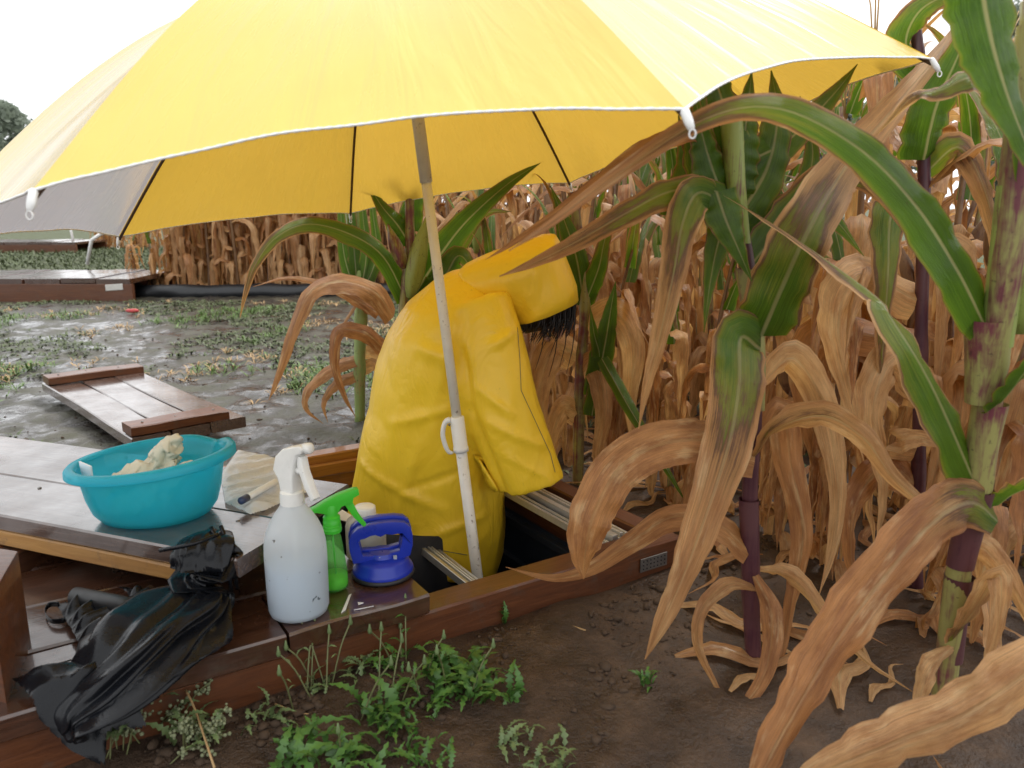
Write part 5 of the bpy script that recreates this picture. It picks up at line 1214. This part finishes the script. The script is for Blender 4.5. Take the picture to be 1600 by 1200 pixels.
# far plot behind the black edging
FARV = []
for v in VARS[:8]:
    vv = []; ff = []; uvs = []; dr = []; mi = []; rd = []; rp0 = random.Random(len(FARV))
    for k, me in enumerate([v.stalk] + v.leaves):
        b = len(vv); vv += [x.co.copy() for x in me.vertices]; ff += [tuple(i + b for i in p.vertices) for p in me.polygons]; mi += [0 if k == 0 else 1] * len(me.polygons)
        if k == 0: uvs += [(0, 0)] * len(me.vertices); dr += [1] * len(me.vertices); rd += [0] * len(me.vertices)
        else:
            u_ = [(0, 0)] * len(me.vertices); ul = me.uv_layers[0].data
            for lp_ in me.loops: u_[lp_.vertex_index] = tuple(ul[lp_.index].uv)
            uvs += u_; dr += [a.value for a in me.attributes['dry'].data]; rd += [rp0.random()] * len(me.vertices)
    m_ = mesh('far_plant', vv, ff, uv=uvs, dry=dr, rnd=rd); m_.materials.append(M['stalk_dry']); m_.materials.append(M['leaf']); m_.polygons.foreach_set('material_index', mi); FARV.append(m_)
def farplant(p, sc, label, group):
    o = bpy.data.objects.new('corn_plant', rp.choice(FARV)); COL.objects.link(o); o.location = p; o.rotation_euler = (rp.uniform(-.06, .06), rp.uniform(-.06, .06), rp.uniform(0, 6.28)); o.scale = (sc, sc, sc); tag(o, label, 'corn plant', group)
for row in range(4):
    n = 46
    for i in range(n):
        q = i / (n - 1); p = E0.lerp(E1, q * 1.0); p = p + Vector((rp.uniform(-.05, .05) + .1 + (.25 if row == 0 and i == 0 else 0), .32 + row * .42 + rp.uniform(-.06, .06), 0)); p.z = 0
        if row > 2 and i % 2: continue
        farplant(p, rp.uniform(1.0, 1.25), 'tan corn plant in the far plot behind the black edging', 'corn plants in the far plot')
for i in range(14):
    p = G(128 + i * 9, 388); p = Vector((p.x, p.y + rp.uniform(0, .8), 0)); farplant(p, rp.uniform(.8, 1.05), 'corn plant in the most distant strip past the farther boardwalk', 'most distant corn strip')
p = G(246, 455); farplant(Vector((p.x, p.y, 0)), .62, 'short green topped corn plant at the left corner of the far plot', None)
p = G(207, 440); farplant(Vector((p.x, p.y + .1, 0)), .55, 'small drooping yellow corn plant beside the end of the nearer boardwalk', None)

# fallen dry leaves round the stalk bases
rl = random.Random(5); nl_ = 0
litter = [leaf([Vector((-.12, 0, .006)), Vector((-.05, .012, .022)), Vector((.02, -.012, .012)), Vector((.10, .02, .02)), Vector((.16, .0, .006))], .035, 1.0, 1.2, side=Vector((0, 1, .2)), seed=900 + i, crumple_=.55, n=14) for i in range(5)]
for i in range(200):
    row = rl.randint(0, 4); t = rl.uniform(-.2, 2.0); p = R0 + RN * (.36 * row + rl.uniform(-.16, .16)) + RD * t
    if toUV(p.x, p.y)[0] < .6 and toUV(p.x, p.y)[1] > -.05 and toUV(p.x, p.y)[1] < .95: continue
    if not inview(p, 40): continue
    o = put('fallen_leaf', litter[i % 5], 'leaf', loc=(p.x, p.y, hground(p.x, p.y) + .004), rot=(0, 0, rl.uniform(0, 6.28))); o.scale = [rl.uniform(.5, 1.1)] * 3
    tag(o, 'dry tan corn leaf fallen on the soil under the corn', 'leaf', 'fallen leaves under the corn')

# ------------------------------------------------------------------ weeds
def weed_leaf(L, Wd, lobes, seed, droop=.5):
    rs = random.Random(seed); n = lobes * 2 + 2; v = []; f = []
    for i in range(n + 1):
        t = i / n; env = Wd * (sin(pi * min(1, t * .9 + .1)) ** .7); wd = env * (1.0 if i % 2 else .38) * rs.uniform(.8, 1.15); z = L * .28 * sin(pi * t * .8) - droop * L * t ** 2 * .4
        sw = (.03 * L if i % 2 else 0)
        v += [(L * t - sw, -wd, z + .18 * wd), (L * t, 0, z - .01 * L), (L * t - sw, wd, z + .18 * wd)]
    for i in range(n): q = i * 3; f += [(q, q + 3, q + 4, q + 1), (q + 1, q + 4, q + 5, q + 2)]
    return mesh('weed_leaf', v, f)
WL = [weed_leaf(.10, .020, 6, 1), weed_leaf(.085, .016, 5, 2, .8), weed_leaf(.06, .016, 3, 3), weed_leaf(.05, .012, 2, 4, .2)]
for m_ in WL: m_.materials.append(M['weed'])
WP = [m_.copy() for m_ in WL]
for m_ in WP: m_.materials.clear(); m_.materials.append(M['weed_pale'])
def weed(px, py, label, nleaf, sc, spread=.03, seed=0, pale=False, stems=0, el=(.1, 1.0)):
    sc *= .78; nleaf = int(nleaf * 1.5)
    rs = random.Random(seed); c = G(px, py); c.z = hground(c.x, c.y) - .003; t = thing('weed', label, 'weed', c)
    def lf(p, az, e, s): o = put('leaf', rs.choice(WP if pale else WL), None, t, loc=p, rot=(rs.uniform(-.4, .4), -e, az)); o.scale = (s, s * .78, s)
    for i in range(nleaf): lf(Vector((rs.uniform(-spread, spread), rs.uniform(-spread, spread), rs.uniform(0, .012))), rs.uniform(0, 6.28), rs.uniform(*el), sc * rs.uniform(.55, 1.15))
    for k in range(stems):
        a = rs.uniform(0, 6.28); h = rs.uniform(.05, .11); b = Vector((rs.uniform(-spread, spread), rs.uniform(-spread, spread), 0)); top = b + Vector((cos(a) * h * .5, sin(a) * h * .5, h))
        pts = catmull([b, b.lerp(top, .5) + Vector((0, 0, .012)), top], 8)
        put('stem', MB().tube(pts, .0013, 5).mesh('stem'), 'weed_stem', t, loc=(0, 0, 0))
        bud = MB().lathe([(0, -.006), (.003, -.004), (.0036, 0), (.0022, .005), (.0012, .011), (0, .0115)], top, 8).mesh('bud'); put('bud', bud, 'weed_pale', t, loc=(0, 0, 0))
        for q in (.4, .7): lf(pts[int(q * 8)], rs.uniform(0, 6.28), .4, sc * .4)
    return t
weed(700, 1075, 'largest lush spiny leaved weed in front of the deck corner', 34, .95, .045, 1, False, 4)
weed(760, 1085, 'spiny green weed right of the largest weed clump', 16, .8, .035, 2)
weed(590, 1120, 'dark green weed rosette left of the largest weed clump', 18, .85, .035, 3, False, 2)
weed(500, 1090, 'spindly weed with pale buds in front of the white spray bottle', 7, .6, .02, 4, True, 7)
weed(470, 1185, 'broad leaved green weed at the bottom edge near the middle', 16, .9, .035, 5)
weed(560, 1190, 'low weed tuft at the bottom edge under the rosette', 14, .8, .03, 55, False, 1)
weed(610, 1050, 'small weed against the front beam behind the largest clump', 10, .7, .025, 6, False, 3)
weed(800, 1150, 'thin sprawling weed right of the clump near the bottom', 9, .7, .03, 7, True)
weed(850, 1185, 'feathery grey green weed at the bottom right of the clump', 14, .6, .035, 8, True)
weed(805, 1090, 'small upright weed on bare soil right of the clump', 8, .6, .01, 9, False, 0, (.8, 1.4))
weed(750, 1045, 'three leaved seedling on bare soil behind the clump', 4, .32, .004, 10)
weed(788, 975, 'single upright seedling against the front beam under the pole', 5, .45, .003, 11, False, 0, (1.2, 1.5))
weed(1010, 1065, 'feathery seedling on the soil beside the dark corn stalk', 9, .5, .01, 12, False, 0, (.3, 1.2))
weed(380, 1085, 'lone pale leaf weed beside the black folded umbrella', 4, .55, .012, 13, True)
weed(640, 1130, 'fine leaved weed in the middle of the green patch', 26, .6, .04, 61, False, 2)
weed(540, 1060, 'fine pale weed behind the dark rosette', 16, .55, .035, 62, True, 3)
weed(660, 1185, 'weed at the bottom edge under the largest clump', 20, .6, .04, 63)
weed(420, 1140, 'sparse weed on bare soil right of the seed headed weeds', 12, .55, .03, 64, True, 1)
weed(320, 1150, 'low grey green weed between the seed heads and the rosette', 12, .6, .03, 14, True)
# seed-headed weeds
ball = bmesh.new(); bmesh.ops.create_icosphere(ball, subdivisions=1, radius=1); BVv = [v.co.copy() for v in ball.verts]; BF = [tuple(v.index for v in f.verts) for f in ball.faces]; ball.free()
def seedy(px, py, label, seed, ns, h, lean):
    rs = random.Random(seed); c = G(px, py); c.z = hground(c.x, c.y) - .003; t = thing('seed_weed', label, 'weed', c)
    for k in range(ns):
        a = rs.uniform(-.9, .9) + lean; hh = h * rs.uniform(.6, 1.1); b = Vector((rs.uniform(-.03, .03), rs.uniform(-.02, .02), 0)); top = b + Vector((sin(a) * hh, rs.uniform(-.3, .3) * hh, hh * max(.25, cos(a) * .8)))
        pts = catmull([b, b.lerp(top, .5) + Vector((0, 0, .015)), top], 10); put('stem', MB().tube(pts, .0011, 5).mesh('stem'), 'weed_stem', t, loc=(0, 0, 0))
        sm_ = MB()
        for i in range(26):
            q = pts[rs.randint(4, 10)] + Vector((rs.gauss(0, .006), rs.gauss(0, .006), rs.gauss(0, .005))); r = rs.uniform(.0018, .0034); sm_.add([q + v * r for v in BVv], BF)
        put('seed_cluster', sm_.mesh('seeds'), 'seed', t, loc=(0, 0, 0))
        for i in range(2): o = put('leaf', rs.choice(WP), None, t, loc=pts[rs.randint(2, 8)], rot=(0, -.3, rs.uniform(0, 6.28))); o.scale = [.35] * 3
    return t
seedy(265, 1135, 'grey green weed with round seed clusters beside the black umbrella tip', 1, 9, .10, .1)
seedy(205, 1175, 'seed headed weed sprawling along the bottom left edge', 2, 9, .08, -.3)
seedy(300, 1185, 'seed headed weed at the bottom edge nearest the clump', 3, 7, .07, .4)
for pts, lab in (([(290, 1078, .06), (305, 1110, .05), (335, 1200, .03)], 'long straw stalk leaning through the seed headed weeds'), ([(40, 1130, .03), (42, 1200, .01)], 'short straw stalk at the bottom left corner'), ([(850, 968, .006), (880, 974, .01), (915, 985, .006)], 'thin straw lying on the soil in front of the beam'), ([(430, 1100, .01), (460, 1112, .012), (490, 1118, .008)], 'straw lying on the soil left of the rosette')):
    tag(put('straw', MB().tube(catmull([G(*q) for q in pts], 8), .0016, 5).mesh('straw'), 'straw'), lab, 'straw')

# soil crumbs, ground cover on the trodden mud
rc = random.Random(11); cb = MB()
def crumb(p, r):
    k = Vector((rc.uniform(.6, 1.5), rc.uniform(.6, 1.5), rc.uniform(.35, .8)))
    cb.add([Vector((p.x + v.x * r * k.x * rc.uniform(.55, 1.35), p.y + v.y * r * k.y * rc.uniform(.55, 1.35), p.z + v.z * r * k.z)) for v in BVv], BF)
for i in range(5200):
    if i < 2600: u, v_ = rc.uniform(-1.1, 1.0), -abs(rc.gauss(0, .16)) - .01; p = UV(u, v_)
    elif i < 3400: p = G(rc.uniform(250, 560), rc.uniform(1080, 1200))
    else: p = Vector((rc.uniform(-2.6, .3), rc.uniform(1.9, 4.5), 0))
    u, v_ = toUV(p.x, p.y)
    if -.4 < u < .6 and -.003 < v_ < .95 or (u < 0 and 0 < v_ < .62): continue
    if mnoise.noise(Vector((p.x * 7, p.y * 7, 1))) < -.05: continue
    r = rc.choice((.0012, .0015, .002, .002, .003, .004, .0075)) * rc.uniform(.7, 1.3); p.z = hground(p.x, p.y) + r * .2; crumb(p, r)
tag(put('soil_crumbs', cb.mesh('crumbs', recalc=False), 'clod'), 'loose crumbs of dark soil scattered over the ground', 'soil', kind='stuff')
def blades(name, m, count, area, hrange, wid, dens, label, thr=0.0, flat=.5, fq=1.4):
    v = []; f = []; rs = random.Random(len(name)); k = 0; tries = 0
    while k < count and tries < count * 12:
        tries += 1; x, y = area(rs); u, v_ = toUV(x, y)
        if u > -1.3 and u < .62 and -.05 < v_ < .97: continue
        dl = Vector((x, y, 0)) - LO
        if -.05 < dl.dot(LY) < .4 and dl.dot(LX) < .55: continue
        q = Vector((x, y, 0)) - mc
        if abs(q.dot(ax)) < Lm / 2 + .02 and abs(q.dot(ay)) < Wm / 2 + .02: continue
        q = Vector((x, y, 0)) - bw.location
        if abs(q.dot(bux)) < 3.2 and -.05 < q.dot(buy) + 0 < 1.02: continue
        dn = mnoise.fractal(Vector((x * fq, y * fq * .8, 5)), .8, 2.0, 3)
        if dn < thr + rs.uniform(-.12, .12): continue
        c = Vector((x, y, hground(x, y) - .002)); nb = rs.randint(4, 8)
        for b in range(nb):
            a = rs.uniform(0, 6.28); e = rs.uniform(.15, 1.3) * (1 - flat) + rs.uniform(.1, .6) * flat; L = rs.uniform(*hrange); w_ = wid * rs.uniform(.6, 1.3); d = Vector((cos(a), sin(a), 0)); s = Vector((-sin(a), cos(a), 0))
            p0 = c + d * rs.uniform(0, .012); p1 = p0 + d * cos(e) * L * .55 + Vector((0, 0, sin(e) * L * .6)); p2 = p0 + d * cos(e) * L + Vector((0, 0, sin(e) * L * .65))
            i0 = len(v); v += [p0 - s * w_ * .5, p0 + s * w_ * .5, p1 + s * w_, p1 - s * w_, p2]; f += [(i0, i0 + 1, i0 + 2, i0 + 3), (i0 + 3, i0 + 2, i0 + 4)]
        k += 1
    tag(put(name, mesh(name, v, f, False), m), label, 'ground cover', kind='stuff')
blades('ground_weeds', 'grass', 6500, lambda r: (r.uniform(-4.5, 1.2), 2.1 + 5.2 * r.random() ** .8), (.018, .05), .0042, 0, 'low flattened weeds growing over the trodden mud', .02, .7, 1.1)
blades('green_grass', plain('fresh_grass', (.10, .17, .035), .5, var=.5, nscale=5), 1500, lambda r: (r.uniform(-4.5, -.2), 2.6 + 4.8 * r.random()), (.03, .075), .0028, 0, 'brighter green grass tufts on the mud', .30, .2, 1.3)
blades('dead_grass', 'straw', 700, lambda r: (r.uniform(-4, .8), 2.6 + 4 * r.random()), (.03, .06), .0025, 0, 'dead straw coloured grass tufts on the mud', .28, .4, 1.9)
blades('far_grass', 'grass', 5000, lambda r: (r.uniform(-9, -1.5), 8 + 7 * r.random()), (.05, .12), .008, 0, 'rough grass field between the two boardwalks', -.5, .1, .8)

# ------------------------------------------------------------------ far trees
def tree(base, h, rad, label, seed, nl=5200, ls=.42):
    rs = random.Random(seed); t = thing('tree', label, 'tree', base); b = Vector((0, 0, 0)); tr_ = MB()
    tr_.tube([b, b + Vector((.1, 0, h * .3)), b + Vector((-.1, 0, h * .85))], [h * .028, h * .02, h * .004], 8); cl = []
    for i in range(26):
        a = rs.uniform(0, 6.28); z = h * rs.uniform(.18, .95); r = rad * (1 - abs(z / h - .5) * 1.35) * rs.uniform(.3, 1.0); e = Vector((cos(a) * r, sin(a) * r, z)); cl.append((e, rad * rs.uniform(.22, .42)))
        tr_.tube([Vector((0, 0, z * .75)), e.lerp(Vector((0, 0, z * .75)), .4) + Vector((0, 0, .2)), e], [h * .007, h * .005, h * .001], 5)
    put('trunk', tr_.mesh('trunk'), 'bark', t, loc=(0, 0, 0)); v = []; f = []
    for i in range(nl):
        c, r = rs.choice(cl); d = Vector((rs.gauss(0, 1), rs.gauss(0, 1), rs.gauss(0, .8))).normalized() * r * rs.random() ** .4; p = c + d; s = ls * rs.uniform(.5, 1.2); a = Vector((rs.gauss(0, 1), rs.gauss(0, 1), rs.gauss(0, 1))).normalized(); q = a.orthogonal().normalized()
        i0 = len(v); v += [p - a * s, p + q * s * .5, p + a * s, p - q * s * .5]; f.append((i0, i0 + 1, i0 + 2, i0 + 3))
    put('crown', mesh('crown', v, f, False), 'treeleaf', t, loc=(0, 0, 0)); return t
def tb_(px, d): p = A(px, 325, d); return Vector((p.x, p.y, 0))
tree(tb_(0, 75), 10.4, 4.2, 'tallest grey green tree on the horizon at the left edge', 1)
tree(tb_(-70, 72), 9.5, 4.5, 'broad tree on the horizon half outside the left edge', 2)
tree(tb_(28, 90), 6.5, 3.6, 'lower tree on the horizon right of the tallest one', 3)
tree(tb_(1330, 60), 10.5, 4.5, 'distant tree glimpsed through the corn tops left of the upper right leaves', 4)
tree(tb_(1545, 60), 14.5, 4.8, 'distant tree glimpsed through the corn tops at upper right', 5)
tree(tb_(1700, 66), 13, 5, 'distant tree behind the corn at the far right edge', 6)
